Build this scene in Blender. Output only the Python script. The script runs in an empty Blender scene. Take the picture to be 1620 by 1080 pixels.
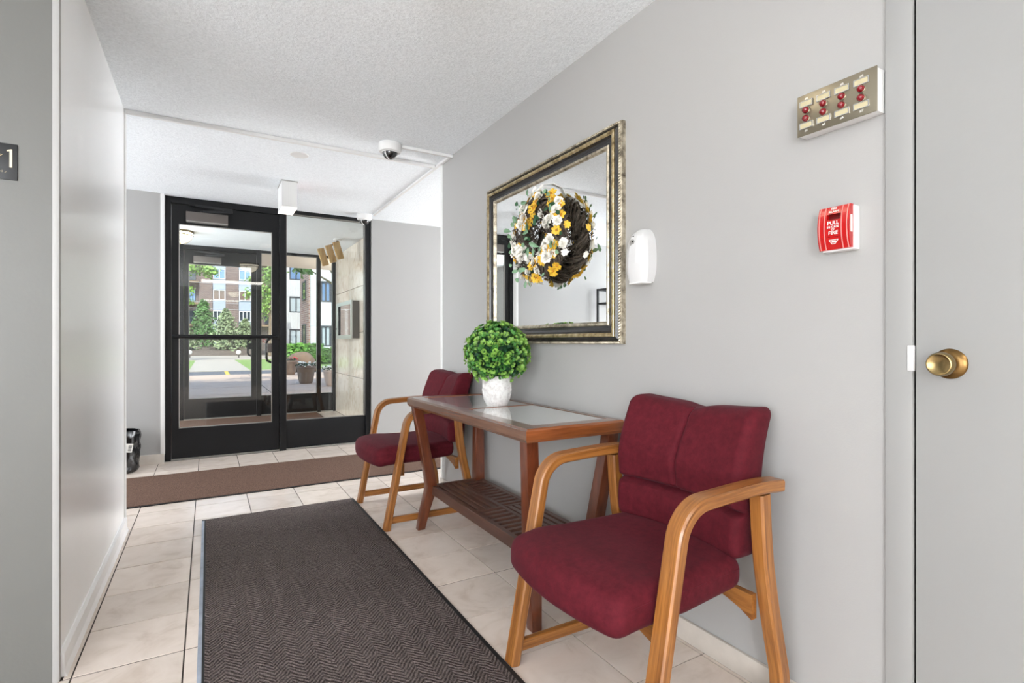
import bpy, bmesh, math, random
from mathutils import Vector, Matrix
random.seed(7)
C = bpy.context.scene.collection
sc = bpy.context.scene
PI = math.pi
R = math.radians

def lin(c):
    """sRGB 0-255 triple -> linear rgba"""
    o = []
    for v in c:
        v = v / 255.0
        o.append(v / 12.92 if v <= 0.04045 else ((v + 0.055) / 1.055) ** 2.4)
    return (o[0], o[1], o[2], 1.0)

# ------------------------------------------------------------------ camera
cam_d = bpy.data.cameras.new('camera')
cam = bpy.data.objects.new('camera', cam_d)
C.objects.link(cam)
cam.location = (0, 0, 1.07)
cam.rotation_euler = (R(90), 0, R(-30.123))
cam_d.sensor_width = 36.0
cam_d.lens = 829.0 / 1620.0 * 36.0
cam_d.shift_y = 1.0 / 1620.0
cam_d.clip_start = 0.02
cam_d.clip_end = 400
sc.camera = cam

# ------------------------------------------------------------------ world, sun, exposure
w = bpy.data.worlds.new('sky_world'); sc.world = w
w.use_nodes = True
nt = w.node_tree; nt.nodes.clear()
sky = nt.nodes.new('ShaderNodeTexSky'); sky.sky_type = 'NISHITA'
sky.sun_disc = False; sky.sun_elevation = R(52); sky.sun_rotation = R(190); sky.air_density = 1.0; sky.dust_density = 1.5
bg = nt.nodes.new('ShaderNodeBackground'); bg.inputs['Strength'].default_value = 0.26
wo = nt.nodes.new('ShaderNodeOutputWorld')
nt.links.new(sky.outputs[0], bg.inputs['Color']); nt.links.new(bg.outputs[0], wo.inputs['Surface'])

sun_d = bpy.data.lights.new('sun', 'SUN'); sun_d.energy = 2.4; sun_d.angle = R(0.6); sun_d.color = (1.0, 0.95, 0.87)
sun = bpy.data.objects.new('sun', sun_d); C.objects.link(sun)
sun.rotation_euler = (R(38), 0, R(-16))      # shines towards +Y, from behind and over our building

def area(name, loc, sx, sy, energy, col=(1, 0.965, 0.91), rot=(0, 0, 0)):
    d = bpy.data.lights.new(name, 'AREA'); d.shape = 'RECTANGLE'; d.size = sx; d.size_y = sy
    d.energy = energy; d.color = col
    o = bpy.data.objects.new(name, d); C.objects.link(o); o.location = loc; o.rotation_euler = rot
    return o
# fill light added through made-up windows (their frames are built further down): name, centre, width, height, watts, direction
FILL_WINDOWS = [((-2.05, -3.18, 1.35), 1.7, 1.9, 92.0, (R(90), 0, R(-14))), ((-3.03, -0.75, 1.35), 2.6, 1.9, 11.0, (R(90), 0, R(-90))),
           ((4.99, 4.62, 1.30), 1.6, 1.9, 47.0, (R(90), 0, R(90))), ((-2.99, 4.62, 1.30), 1.6, 1.9, 15.0, (R(90), 0, R(-90))), ((-1.54, 7.1, 1.35), 1.7, 1.8, 23.0, (R(90), 0, R(-90)))]
for (loc, ww, hh, e, rot) in FILL_WINDOWS:
    area('window_fill_light', loc, ww, hh, e, (0.95, 0.975, 1.0), rot)
PANELS = [(0.45, -1.1, 5.0)]
for i, (px, py, e) in enumerate(PANELS):
    area('ceiling_panel_light', (px, py, 2.318), 1.1, 0.55, e, (1, 0.98, 0.95))
# added unseen lamp to brighten the canopy soffit (its fitting is built further down)
can_d = bpy.data.lights.new('canopy_fill_light', 'POINT'); can_d.energy = 70.0; can_d.shadow_soft_size = 0.12; can_d.color = (1, 0.985, 0.96)
can_o = bpy.data.objects.new('canopy_fill_light', can_d); C.objects.link(can_o); can_o.location = (2.95, 10.1, 2.25)

sc.view_settings.view_transform = 'Standard'
sc.view_settings.look = 'None'
sc.view_settings.exposure = 1.21
sc.view_settings.gamma = 1.0
sc.view_settings.use_curve_mapping = False
sc.cycles.max_bounces = 12
sc.cycles.diffuse_bounces = 6
sc.cycles.glossy_bounces = 6
sc.cycles.transparent_max_bounces = 24
sc.cycles.sample_clamp_indirect = 6.0
sc.cycles.use_denoising = True

# ------------------------------------------------------------------ materials
MATS = {}
def new_mat(name):
    m = bpy.data.materials.new(name); m.use_nodes = True
    nt = m.node_tree
    b = nt.nodes['Principled BSDF']
    MATS[name] = m
    return m, nt, b

def coords(nt, scale=(1, 1, 1), kind='Object', rot=(0, 0, 0)):
    tc = nt.nodes.new('ShaderNodeTexCoord'); mp = nt.nodes.new('ShaderNodeMapping')
    mp.inputs['Scale'].default_value = scale; mp.inputs['Rotation'].default_value = rot
    nt.links.new(tc.outputs[kind], mp.inputs['Vector'])
    return mp.outputs['Vector']

def noise(nt, vec, scale, detail=3.0, rough=0.55, dist=0.0):
    n = nt.nodes.new('ShaderNodeTexNoise'); n.inputs['Scale'].default_value = scale
    n.inputs['Detail'].default_value = detail; n.inputs['Roughness'].default_value = rough
    n.inputs['Distortion'].default_value = dist
    nt.links.new(vec, n.inputs['Vector'])
    return n.outputs['Fac']

def ramp(nt, fac, stops):
    r = nt.nodes.new('ShaderNodeValToRGB'); el = r.color_ramp.elements
    el[0].position, el[0].color = stops[0]; el[1].position, el[1].color = stops[-1]
    for p, c in stops[1:-1]:
        e = el.new(p); e.color = c
    nt.links.new(fac, r.inputs['Fac'])
    return r.outputs['Color']

def bump(nt, b, height, strength=0.3, dist=0.01):
    n = nt.nodes.new('ShaderNodeBump'); n.inputs['Strength'].default_value = strength
    n.inputs['Distance'].default_value = dist
    nt.links.new(height, n.inputs['Height']); nt.links.new(n.outputs['Normal'], b.inputs['Normal'])

def math_node(nt, op, a, b_=None):
    n = nt.nodes.new('ShaderNodeMath'); n.operation = op
    for i, v in enumerate((a, b_)):
        if v is None: continue
        if isinstance(v, (int, float)): n.inputs[i].default_value = v
        else: nt.links.new(v, n.inputs[i])
    return n.outputs[0]

def plain(name, col, rough=0.5, metal=0.0, bump_s=0.0, bump_scale=60.0, var=0.0, var_scale=3.0, spec=0.5, coat=0.0, emit=None, sheen=0.0):
    m, nt, b = new_mat(name)
    c = lin(col)
    b.inputs['Base Color'].default_value = c
    b.inputs['Roughness'].default_value = rough
    b.inputs['Metallic'].default_value = metal
    b.inputs['Specular IOR Level'].default_value = spec
    b.inputs['Coat Weight'].default_value = coat
    b.inputs['Coat Roughness'].default_value = 0.08
    if sheen:
        b.inputs['Sheen Weight'].default_value = sheen
        b.inputs['Sheen Roughness'].default_value = 0.4
    if emit:
        b.inputs['Emission Color'].default_value = lin(emit[0]); b.inputs['Emission Strength'].default_value = emit[1]
    if bump_s or var:
        v = coords(nt)
    if var:
        f = noise(nt, v, var_scale, 4.0)
        lo = tuple(max(0, x * (1 - var)) for x in c[:3]) + (1,)
        hi = tuple(min(1, x * (1 + var)) for x in c[:3]) + (1,)
        nt.links.new(ramp(nt, f, [(0.3, lo), (0.7, hi)]), b.inputs['Base Color'])
    if bump_s:
        bump(nt, b, noise(nt, v, bump_scale, 3.0), bump_s)
    return m

def wood(name, dark, light, axis='X', scale=1.0, rough=0.35, coat=0.25):
    m, nt, b = new_mat(name)
    def coords(nt, sc3):
        if axis != 'grain': return globals()['coords'](nt, sc3)
        at = nt.nodes.new('ShaderNodeAttribute'); at.attribute_name = 'grain'; mp = nt.nodes.new('ShaderNodeMapping')
        mp.inputs['Scale'].default_value = sc3; nt.links.new(at.outputs['Vector'], mp.inputs['Vector']); return mp.outputs['Vector']
    s = {'grain': (1.6, 46, 46), 'X': (2.0, 30, 30), 'Y': (30, 2.0, 30), 'Z': (30, 30, 2.0)}[axis]
    v = coords(nt, tuple(x * scale for x in s))
    f1 = noise(nt, v, 1.6, 5.0, 0.6, 0.6)
    v2 = coords(nt, tuple(x * scale * 3.2 for x in s))
    f2 = noise(nt, v2, 2.0, 2.0, 0.5)
    f = math_node(nt, 'ADD', math_node(nt, 'MULTIPLY', f1, 0.7), math_node(nt, 'MULTIPLY', f2, 0.3))
    mid = tuple((a + c) / 2 for a, c in zip(lin(dark), lin(light)))
    nt.links.new(ramp(nt, f, [(0.34, lin(dark)), (0.5, mid), (0.66, lin(light))]), b.inputs['Base Color'])
    b.inputs['Roughness'].default_value = rough
    b.inputs['Coat Weight'].default_value = coat; b.inputs['Coat Roughness'].default_value = 0.15
    bump(nt, b, f2, 0.06, 0.002)
    return m

def thin_glass(name, tint=(0.96, 0.98, 0.97), ior=1.5):
    m = bpy.data.materials.new(name); m.use_nodes = True
    nt = m.node_tree; nt.nodes.clear(); MATS[name] = m
    o = nt.nodes.new('ShaderNodeOutputMaterial'); mix = nt.nodes.new('ShaderNodeMixShader')
    fr = nt.nodes.new('ShaderNodeFresnel'); fr.inputs['IOR'].default_value = ior
    t = nt.nodes.new('ShaderNodeBsdfTransparent'); t.inputs['Color'].default_value = (*tint, 1)
    g = nt.nodes.new('ShaderNodeBsdfGlossy'); g.inputs['Roughness'].default_value = 0.0
    nt.links.new(fr.outputs[0], mix.inputs[0]); nt.links.new(t.outputs[0], mix.inputs[1]); nt.links.new(g.outputs[0], mix.inputs[2])
    nt.links.new(mix.outputs[0], o.inputs['Surface'])
    return m

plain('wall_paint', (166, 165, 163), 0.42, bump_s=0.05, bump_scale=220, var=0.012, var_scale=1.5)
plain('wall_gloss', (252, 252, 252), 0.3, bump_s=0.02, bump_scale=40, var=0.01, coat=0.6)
MATS['wall_gloss'].node_tree.nodes['Principled BSDF'].inputs['Coat Roughness'].default_value = 0.34
plain('sign_wall_shaded', (104, 104, 100), 0.45, bump_s=0.03, bump_scale=90, var=0.02)  # wall grey darkened: shade on the sign wall put into its colour
plain('door_paint', (152, 152, 150), 0.42, bump_s=0.05, bump_scale=26, var=0.012)
plain('trim_white', (228, 228, 226), 0.35)
plain('dispenser_white', (206, 206, 206), 0.3)
plain('white_plastic', (226, 226, 225), 0.32)
plain('beige_base', (196, 188, 178), 0.45, var=0.06, var_scale=14)
plain('grout', (58, 52, 48), 0.9)
plain('black_metal', (20, 21, 23), 0.42, spec=0.3, bump_s=0.02, bump_scale=120)
plain('black_gasket', (16, 16, 17), 0.6)
plain('bead_metal', (176, 174, 170), 0.3, 0.8)
plain('closer_bronze', (98, 92, 88), 0.45, 0.25)
plain('black_rubber', (24, 24, 25), 0.6, bump_s=0.05)
plain('tape_blue', (156, 164, 178), 0.4, var=0.2, var_scale=12)
plain('brass', (158, 136, 94), 0.24, 1.0, bump_s=0.01)
plain('brass_dark', (118, 92, 56), 0.3, 1.0)
plain('steel', (158, 150, 132), 0.32, 1.0, bump_s=0.02, bump_scale=300)
plain('chrome', (215, 215, 215), 0.15, 1.0)
plain('label_paper', (190, 180, 146), 0.6)
plain('ruby_lens', (120, 8, 22), 0.1, coat=0.6)
plain('fire_red', (178, 12, 12), 0.25, coat=0.4)
plain('fire_red_shaded', (96, 6, 8), 0.35)
plain('ridge_pink', (206, 132, 124), 0.4)
plain('print_white', (240, 238, 232), 0.5)
plain('sign_black', (24, 25, 27), 0.4, bump_s=0.02, bump_scale=300)
plain('sign_gold', (222, 206, 176), 0.4)
plain('camera_glass', (22, 22, 24), 0.04, coat=1.0)
plain('bin_bag', (22, 22, 24), 0.22, bump_s=0.8, bump_scale=18, coat=0.3)
plain('print_black', (20, 20, 20), 0.6)
plain('leaf_green', (70, 128, 52), 0.5, var=0.35, var_scale=30)
plain('leaf_bright', (126, 168, 74), 0.45, var=0.3, var_scale=30)
plain('leaf_dark', (32, 74, 44), 0.5, var=0.3, var_scale=40)
plain('leaf_sage', (118, 152, 120), 0.6, var=0.2, var_scale=30)
plain('petal_white', (240, 238, 230), 0.6)
plain('petal_yellow', (228, 184, 56), 0.6, var=0.15, var_scale=60)
plain('flower_eye', (188, 128, 30), 0.7)
plain('twig_dark', (82, 72, 62), 0.75, var=0.4, var_scale=60, bump_s=0.6, bump_scale=90)
plain('ribbon_white', (238, 236, 232), 0.5)
plain('frame_black', (32, 31, 32), 0.25, coat=0.3)
plain('burlap_brown', (70, 46, 34), 0.6)
plain('concrete', (166, 156, 144), 0.85, var=0.06, var_scale=2.0, bump_s=0.1)
plain('plaza', (186, 162, 144), 0.85, var=0.07, var_scale=3.0, bump_s=0.15, bump_scale=120)
plain('asphalt', (92, 92, 96), 0.9, var=0.1, bump_s=0.2)
plain('joint_dark', (64, 60, 58), 0.9)
plain('road_yellow', (206, 172, 70), 0.8)
plain('lawn_green', (120, 144, 76), 0.9, var=0.2, var_scale=4, bump_s=0.5, bump_scale=40)
plain('mulch', (96, 84, 74), 0.95, var=0.35, var_scale=5, bump_s=0.6, bump_scale=12)
plain('soffit', (246, 232, 216), 0.8, bump_s=0.2, bump_scale=160)
plain('grey_panel', (158, 166, 180), 0.7, var=0.03)
plain('white_siding', (196, 198, 202), 0.7)
plain('window_white', (226, 228, 230), 0.5)
plain('window_dark_frame', (52, 56, 64), 0.4)
plain('pane_blue', (104, 136, 176), 0.08, coat=0.5)
plain('pane_pale', (176, 188, 196), 0.08, coat=0.5)
plain('pane_brown', (110, 86, 76), 0.15, coat=0.4)
plain('pane_dark', (50, 58, 66), 0.06, coat=0.5)
plain('balcony_wood', (134, 110, 84), 0.7)
plain('globe_white', (250, 248, 240), 0.3)
plain('planter_brown', (118, 100, 88), 0.6, var=0.06, bump_s=0.05)
plain('planter_pale', (206, 184, 170), 0.6, var=0.05)
plain('boulder_rock', (116, 94, 76), 0.9, var=0.2, var_scale=3, bump_s=0.6, bump_scale=8)
plain('bark', (128, 112, 92), 0.9, var=0.25, var_scale=10, bump_s=0.6, bump_scale=20)
plain('tree_leaf', (134, 168, 78), 0.6, var=0.3, var_scale=1.3)
plain('tree_leaf_deep', (84, 122, 62), 0.6, var=0.35, var_scale=1.3)
plain('juniper', (136, 150, 112), 0.7, var=0.35, var_scale=2.0)
plain('hedge_leaf', (96, 140, 54), 0.6, var=0.35, var_scale=2.0)
plain('wire_grey', (165, 165, 168), 0.6)
plain('lamp_glass', (250, 240, 214), 0.35, emit=((255, 244, 222), 3.0))
plain('panel_diffuser', (250, 250, 246), 0.4, emit=((255, 247, 236), 3.0))
plain('exit_diffuser', (250, 250, 248), 0.35, emit=((255, 240, 232), 0.8))
plain('exit_red', (220, 30, 30), 0.5, emit=((255, 20, 20), 0.4))
plain('fill_pane', (245, 248, 250), 0.5, emit=((245, 249, 255), 2.0))  # glowing panes of the added fill windows
plain('light_acrylic', (236, 236, 234), 0.2, bump_s=0.1, bump_scale=40)
plain('sticker_red', (206, 60, 66), 0.5)
plain('elevator_scuff', (90, 74, 60), 0.9)
thin_glass('pane_clear')
m = bpy.data.materials.new('mirror_silver'); m.use_nodes = True; MATS['mirror_silver'] = m
_nt = m.node_tree; _nt.nodes.clear(); _o = _nt.nodes.new('ShaderNodeOutputMaterial'); _g = _nt.nodes.new('ShaderNodeBsdfGlossy')
_g.inputs['Roughness'].default_value = 0.0; _g.inputs['Color'].default_value = (0.90, 0.91, 0.90, 1); _nt.links.new(_g.outputs[0], _o.inputs['Surface'])
wood('oak', (104, 58, 20), (166, 110, 54), 'Z', 1.0, 0.35)
wood('oak_bent', (104, 58, 20), (172, 114, 56), 'grain', 1.0, 0.33)
wood('oak_long', (104, 58, 20), (166, 110, 54), 'X', 1.0, 0.35)
wood('oak_cross', (104, 58, 20), (166, 110, 54), 'Y', 1.0, 0.35)
wood('mahogany_leg', (72, 34, 18), (112, 56, 30), 'Z', 0.6, 0.28, 0.4)
wood('mahogany_long', (84, 54, 40), (118, 82, 62), 'Y', 0.5, 0.25, 0.5)
wood('mahogany_cross', (96, 50, 24), (150, 86, 46), 'X', 0.5, 0.25, 0.5)
wood('walnut_shelf', (66, 42, 34), (92, 62, 50), 'Y', 0.5, 0.4, 0.2)
wood('honey_board', (150, 112, 62), (204, 170, 112), 'Z', 0.6, 0.5, 0.1)

def make_ceiling():
    m, nt, b = new_mat('popcorn')
    b.inputs['Base Color'].default_value = lin((228, 228, 227)); b.inputs['Roughness'].default_value = 0.9
    v = coords(nt)
    f = noise(nt, v, 95, 2.0, 0.7)
    f2 = noise(nt, v, 38, 2.0, 0.5)
    h = math_node(nt, 'ADD', f, math_node(nt, 'MULTIPLY', f2, 0.6))
    bump(nt, b, h, 0.32, 0.012)
    nt.links.new(ramp(nt, f, [(0.3, lin((228, 233, 237))), (0.62, lin((243, 248, 252)))]), b.inputs['Base Color'])
make_ceiling()

def make_tile(name, base, light, vein, rough):
    m, nt, b = new_mat(name)
    v = coords(nt, kind='Object')
    oi = nt.nodes.new('ShaderNodeObjectInfo')
    cmb = nt.nodes.new('ShaderNodeCombineXYZ')
    for k in range(3):
        nt.links.new(math_node(nt, 'MULTIPLY', oi.outputs['Random'], 37.0 + 11 * k), cmb.inputs[k])
    va = nt.nodes.new('ShaderNodeVectorMath'); va.operation = 'ADD'
    nt.links.new(v, va.inputs[0]); nt.links.new(cmb.outputs[0], va.inputs[1])
    f = noise(nt, va.outputs[0], 7.0, 5.0, 0.6, 0.8)
    col = ramp(nt, f, [(0.3, lin(vein)), (0.47, lin(base)), (0.7, lin(light))])
    # each tile a little lighter or darker than its neighbour
    hsv = nt.nodes.new('ShaderNodeHueSaturation')
    mr = nt.nodes.new('ShaderNodeMapRange'); mr.inputs['To Min'].default_value = 0.92; mr.inputs['To Max'].default_value = 1.06
    nt.links.new(oi.outputs['Random'], mr.inputs['Value']); nt.links.new(mr.outputs[0], hsv.inputs['Value'])
    nt.links.new(col, hsv.inputs['Color']); nt.links.new(hsv.outputs[0], b.inputs['Base Color'])
    b.inputs['Roughness'].default_value = rough
    bump(nt, b, f, 0.03, 0.003)
make_tile('travertine_floor', (220, 206, 194), (227, 214, 203), (206, 190, 176), 0.27)
make_tile('travertine_wall', (214, 202, 186), (224, 214, 200), (194, 178, 158), 0.1)

def make_carpet(name, c0, c1, herring):
    m, nt, b = new_mat(name)
    v = coords(nt)
    f = noise(nt, v, 260, 2.0, 0.7)
    f2 = noise(nt, v, 2.2, 3.0)
    b.inputs['Roughness'].default_value = 0.95
    b.inputs['Specular IOR Level'].default_value = 0.15
    h = f
    fac = f
    if herring:
        sp = nt.nodes.new('ShaderNodeSeparateXYZ'); nt.links.new(v, sp.inputs[0])
        n1 = math_node(nt, 'MULTIPLY', math_node(nt, 'SUBTRACT', noise(nt, v, 30, 3), 0.5), 0.026)
        tri = math_node(nt, 'PINGPONG', sp.outputs['X'], 0.045)
        s = math_node(nt, 'ADD', math_node(nt, 'ADD', sp.outputs['Y'], math_node(nt, 'MULTIPLY', tri, 1.15)), n1)
        wv = math_node(nt, 'SINE', math_node(nt, 'MULTIPLY', s, 2 * PI / 0.019))
        wv = math_node(nt, 'ADD', math_node(nt, 'MULTIPLY', wv, 0.5), 0.5)
        h = math_node(nt, 'ADD', math_node(nt, 'MULTIPLY', wv, 1.0), math_node(nt, 'MULTIPLY', f, 0.7))
        fac = math_node(nt, 'ADD', math_node(nt, 'MULTIPLY', f, 0.72), math_node(nt, 'MULTIPLY', wv, 0.16))
        fac = math_node(nt, 'ADD', fac, math_node(nt, 'MULTIPLY', f2, 0.12))
    nt.links.new(ramp(nt, fac, [(0.38, lin(c0)), (0.66, lin(c1))]), b.inputs['Base Color'])
    bump(nt, b, h, 0.9, 0.006)
make_carpet('mat_herringbone', (52, 45, 44), (136, 124, 120), True)
make_carpet('runner_brown', (86, 66, 56), (138, 110, 96), False)

def make_fabric(name, c0, c1):
    m, nt, b = new_mat(name)
    v = coords(nt)
    f = noise(nt, v, 38, 6.0, 0.8)
    f2 = noise(nt, v, 320, 1.0)
    nt.links.new(ramp(nt, f, [(0.32, lin(c0)), (0.72, lin(c1))]), b.inputs['Base Color'])
    b.inputs['Roughness'].default_value = 0.8
    b.inputs['Sheen Weight'].default_value = 0.03; b.inputs['Specular IOR Level'].default_value = 0.18; b.inputs['Sheen Roughness'].default_value = 0.45
    b.inputs['Sheen Tint'].default_value = (0.95, 0.75, 0.9, 1)
    bump(nt, b, math_node(nt, 'ADD', math_node(nt, 'MULTIPLY', f2, 0.4), f), 0.12, 0.004)
make_fabric('burgundy', (72, 14, 24), (95, 24, 35))

def make_antique(name, c0, c1, c2):
    m, nt, b = new_mat(name)
    v = coords(nt)
    f = noise(nt, v, 28, 5.0, 0.7)
    nt.links.new(ramp(nt, f, [(0.32, lin(c0)), (0.5, lin(c1)), (0.68, lin(c2))]), b.inputs['Base Color'])
    b.inputs['Metallic'].default_value = 0.75; b.inputs['Roughness'].default_value = 0.36
    bump(nt, b, f, 0.15, 0.003)
make_antique('antique_gold', (96, 82, 58), (178, 158, 118), (206, 194, 164))
make_antique('antique_silver', (92, 84, 72), (176, 166, 146), (214, 206, 188))

def make_whitewash():
    m, nt, b = new_mat('whitewash')
    v = coords(nt)
    f = noise(nt, v, 46, 5.0, 0.7)
    nt.links.new(ramp(nt, f, [(0.3, lin((196, 190, 188))), (0.55, lin((232, 230, 228)))]), b.inputs['Base Color'])
    b.inputs['Roughness'].default_value = 0.8
    bump(nt, b, f, 0.3, 0.003)
make_whitewash()

def make_brick(name, c0, c1, mortar):
    m, nt, b = new_mat(name)
    tc = nt.nodes.new('ShaderNodeTexCoord'); sp = nt.nodes.new('ShaderNodeSeparateXYZ'); nt.links.new(tc.outputs['Object'], sp.inputs[0])
    cm = nt.nodes.new('ShaderNodeCombineXYZ')
    nt.links.new(math_node(nt, 'ADD', sp.outputs['X'], sp.outputs['Y']), cm.inputs[0]); nt.links.new(sp.outputs['Z'], cm.inputs[1])
    br = nt.nodes.new('ShaderNodeTexBrick'); nt.links.new(cm.outputs[0], br.inputs['Vector'])
    br.inputs['Color1'].default_value = lin(c0); br.inputs['Color2'].default_value = lin(c1); br.inputs['Mortar'].default_value = lin(mortar)
    br.inputs['Scale'].default_value = 1.0; br.inputs['Brick Width'].default_value = 0.32; br.inputs['Row Height'].default_value = 0.13
    br.inputs['Mortar Size'].default_value = 0.014
    nt.links.new(br.outputs['Color'], b.inputs['Base Color']); b.inputs['Roughness'].default_value = 0.85
make_brick('brick_brown', (116, 92, 86), (92, 72, 70), (150, 138, 130))
make_brick('brick_red', (150, 112, 102), (128, 92, 86), (176, 164, 156))

def make_table_glass():
    m, nt, b = new_mat('table_glass')
    b.inputs['Base Color'].default_value = lin((200, 204, 200)); b.inputs['Roughness'].default_value = 0.05
    b.inputs['Coat Weight'].default_value = 1.0; b.inputs['Coat Roughness'].default_value = 0.02
    b.inputs['Specular IOR Level'].default_value = 0.8
make_table_glass()

# ------------------------------------------------------------------ mesh helpers
class MB:
    def __init__(s): s.v = []; s.f = []; s.grain = []
    def add(s, vs, fs):
        n = len(s.v); s.v.extend([tuple(p) for p in vs]); s.f.extend([tuple(i + n for i in f) for f in fs]); return s
    def box(s, x0, x1, y0, y1, z0, z1):
        return s.add([(x0, y0, z0), (x1, y0, z0), (x1, y1, z0), (x0, y1, z0), (x0, y0, z1), (x1, y0, z1), (x1, y1, z1), (x0, y1, z1)],
                     [(0, 3, 2, 1), (4, 5, 6, 7), (0, 1, 5, 4), (1, 2, 6, 5), (2, 3, 7, 6), (3, 0, 4, 7)])
    def prism(s, poly, axis, a, b):
        """poly: 2D points; axis 'X' -> points are (y,z), 'Y' -> (x,z), 'Z' -> (x,y); extruded from a to b"""
        def P(p, t): return {'X': (t, p[0], p[1]), 'Y': (p[0], t, p[1]), 'Z': (p[0], p[1], t)}[axis]
        n = len(poly)
        vs = [P(p, a) for p in poly] + [P(p, b) for p in poly]
        fs = [tuple(range(n)), tuple(range(2 * n - 1, n - 1, -1))] + [(i, (i + 1) % n + 0, (i + 1) % n + n, i + n) for i in range(n)]
        return s.add(vs, fs)
    def lathe(s, prof, n=24, c=(0, 0, 0), axis='Z', cap=True):
        vs, fs = [], []
        m = len(prof)
        for i in range(n):
            a = 2 * PI * i / n
            for r, z in prof:
                x, y = r * math.cos(a), r * math.sin(a)
                p = {'Z': (x, y, z), 'X': (z, x, y), 'Y': (x, z, y)}[axis]
                vs.append((c[0] + p[0], c[1] + p[1], c[2] + p[2]))
        for i in range(n):
            j = (i + 1) % n
            for k in range(m - 1):
                fs.append((i * m + k, j * m + k, j * m + k + 1, i * m + k + 1))
        if cap:
            if prof[0][0] > 1e-6: fs.append(tuple(i * m for i in range(n))[::-1])
            if prof[-1][0] > 1e-6: fs.append(tuple(i * m + m - 1 for i in range(n)))
        return s.add(vs, fs)
    def tube(s, path, r, n=8, closed=False):
        pts = [Vector(p) for p in path]; m = len(pts); rings = []
        prev = None
        for i, p in enumerate(pts):
            if closed: t = (pts[(i + 1) % m] - pts[i - 1]).normalized()
            else: t = (pts[min(i + 1, m - 1)] - pts[max(i - 1, 0)]).normalized()
            if prev is None:
                up = Vector((0, 0, 1)) if abs(t.z) < 0.9 else Vector((1, 0, 0))
                a = t.cross(up).normalized()
            else:
                a = (prev - t * prev.dot(t)).normalized()
            prev = a; b = t.cross(a)
            rr = r[i] if isinstance(r, (list, tuple)) else r
            rings.append([p + a * rr * math.cos(2 * PI * k / n) + b * rr * math.sin(2 * PI * k / n) for k in range(n)])
        vs = [q for ring in rings for q in ring]; fs = []
        for i in range(m if closed else m - 1):
            j = (i + 1) % m
            for k in range(n):
                l = (k + 1) % n
                fs.append((i * n + k, i * n + l, j * n + l, j * n + k))
        if not closed:
            fs.append(tuple(range(n))[::-1]); fs.append(tuple((m - 1) * n + k for k in range(n)))
        return s.add(vs, fs)
    def ribbon(s, path, half_u, half_v, uaxis):
        """rectangular bar along path; uaxis: fixed direction of width"""
        pts = [Vector(p) for p in path]; m = len(pts); U = Vector(uaxis).normalized(); vs, fs = [], []
        ch = 0.28
        for i, p in enumerate(pts):
            t = (pts[min(i + 1, m - 1)] - pts[max(i - 1, 0)]).normalized()
            V = t.cross(U).normalized()
            hu = half_u[i] if isinstance(half_u, (list, tuple)) else half_u
            hv = half_v[i] if isinstance(half_v, (list, tuple)) else half_v
            c = min(hu, hv) * ch
            run = 0.0 if i == 0 else run + (pts[i] - pts[i - 1]).length
            for a, b in ((-hu + c, -hv), (hu - c, -hv), (hu, -hv + c), (hu, hv - c), (hu - c, hv), (-hu + c, hv), (-hu, hv - c), (-hu, -hv + c)):
                vs.append(p + U * a + V * b); s.grain.append((run, a, b))
        for i in range(m - 1):
            for k in range(8):
                l = (k + 1) % 8
                fs.append((i * 8 + k, i * 8 + l, i * 8 + 8 + l, i * 8 + 8 + k))
        fs.append(tuple(range(8))[::-1]); fs.append(tuple((m - 1) * 8 + k for k in range(8)))
        return s.add(vs, fs)
    def sphere(s, c, r, n=12, m=8, sz=1.0):
        prof = [(max(1e-7, r * math.sin(PI * k / m)), -r * sz * math.cos(PI * k / m)) for k in range(m + 1)]
        return s.lathe(prof, n, c, cap=False)
    def build(s, name, mat, parent=None, bevel=0.0, seg=2, smooth=None, kind=None, label=None, cat=None, group=None, angle=35):
        me = bpy.data.meshes.new(name)
        off = Vector((0, 0, 0))
        p = parent
        while p is not None:
            off += Vector(p.location); p = p.parent
        me.from_pydata([(a[0] - off.x, a[1] - off.y, a[2] - off.z) for a in s.v], [], s.f)
        bm = bmesh.new(); bm.from_mesh(me)
        bmesh.ops.remove_doubles(bm, verts=bm.verts, dist=1e-6)
        bmesh.ops.recalc_face_normals(bm, faces=bm.faces)
        if bevel > 0:
            es = [e for e in bm.edges if len(e.link_faces) == 2 and e.calc_face_angle(0) > R(25)]
            bmesh.ops.bevel(bm, geom=es, offset=bevel, segments=seg, profile=0.6, affect='EDGES', clamp_overlap=True)
        if smooth is None: smooth = bevel > 0
        if smooth:
            for f in bm.faces: f.smooth = True
            for e in bm.edges:
                if len(e.link_faces) == 2 and e.calc_face_angle(0) > R(angle): e.smooth = False
        bm.to_mesh(me); bm.free()
        if s.grain and len(s.grain) == len(me.vertices):
            at = me.attributes.new('grain', 'FLOAT_VECTOR', 'POINT')
            sd = (hash(name) % 97) * 0.37 + len(bpy.data.objects) * 1.31
            at.data.foreach_set('vector', [q for g in s.grain for q in (g[0] + sd, g[1], g[2])])
        if mat: me.materials.append(MATS[mat])
        o = bpy.data.objects.new(name, me); C.objects.link(o)
        if parent is not None: o.parent = parent
        props(o, label, cat, group, kind)
        return o

def props(o, label=None, cat=None, group=None, kind=None):
    if label: o['label'] = label
    if cat: o['category'] = cat
    if group: o['group'] = group
    if kind: o['kind'] = kind
    return o

def empty(name, loc, label=None, cat=None, group=None, kind=None):
    o = bpy.data.objects.new(name, None); C.objects.link(o); o.location = loc; o.empty_display_size = 0.1
    return props(o, label, cat, group, kind)

def copy_tree(o, parent=None):
    c = o.copy(); C.objects.link(c)
    if parent is not None: c.parent = parent
    for ch in list(o.children): copy_tree(ch, c)
    return c

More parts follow.
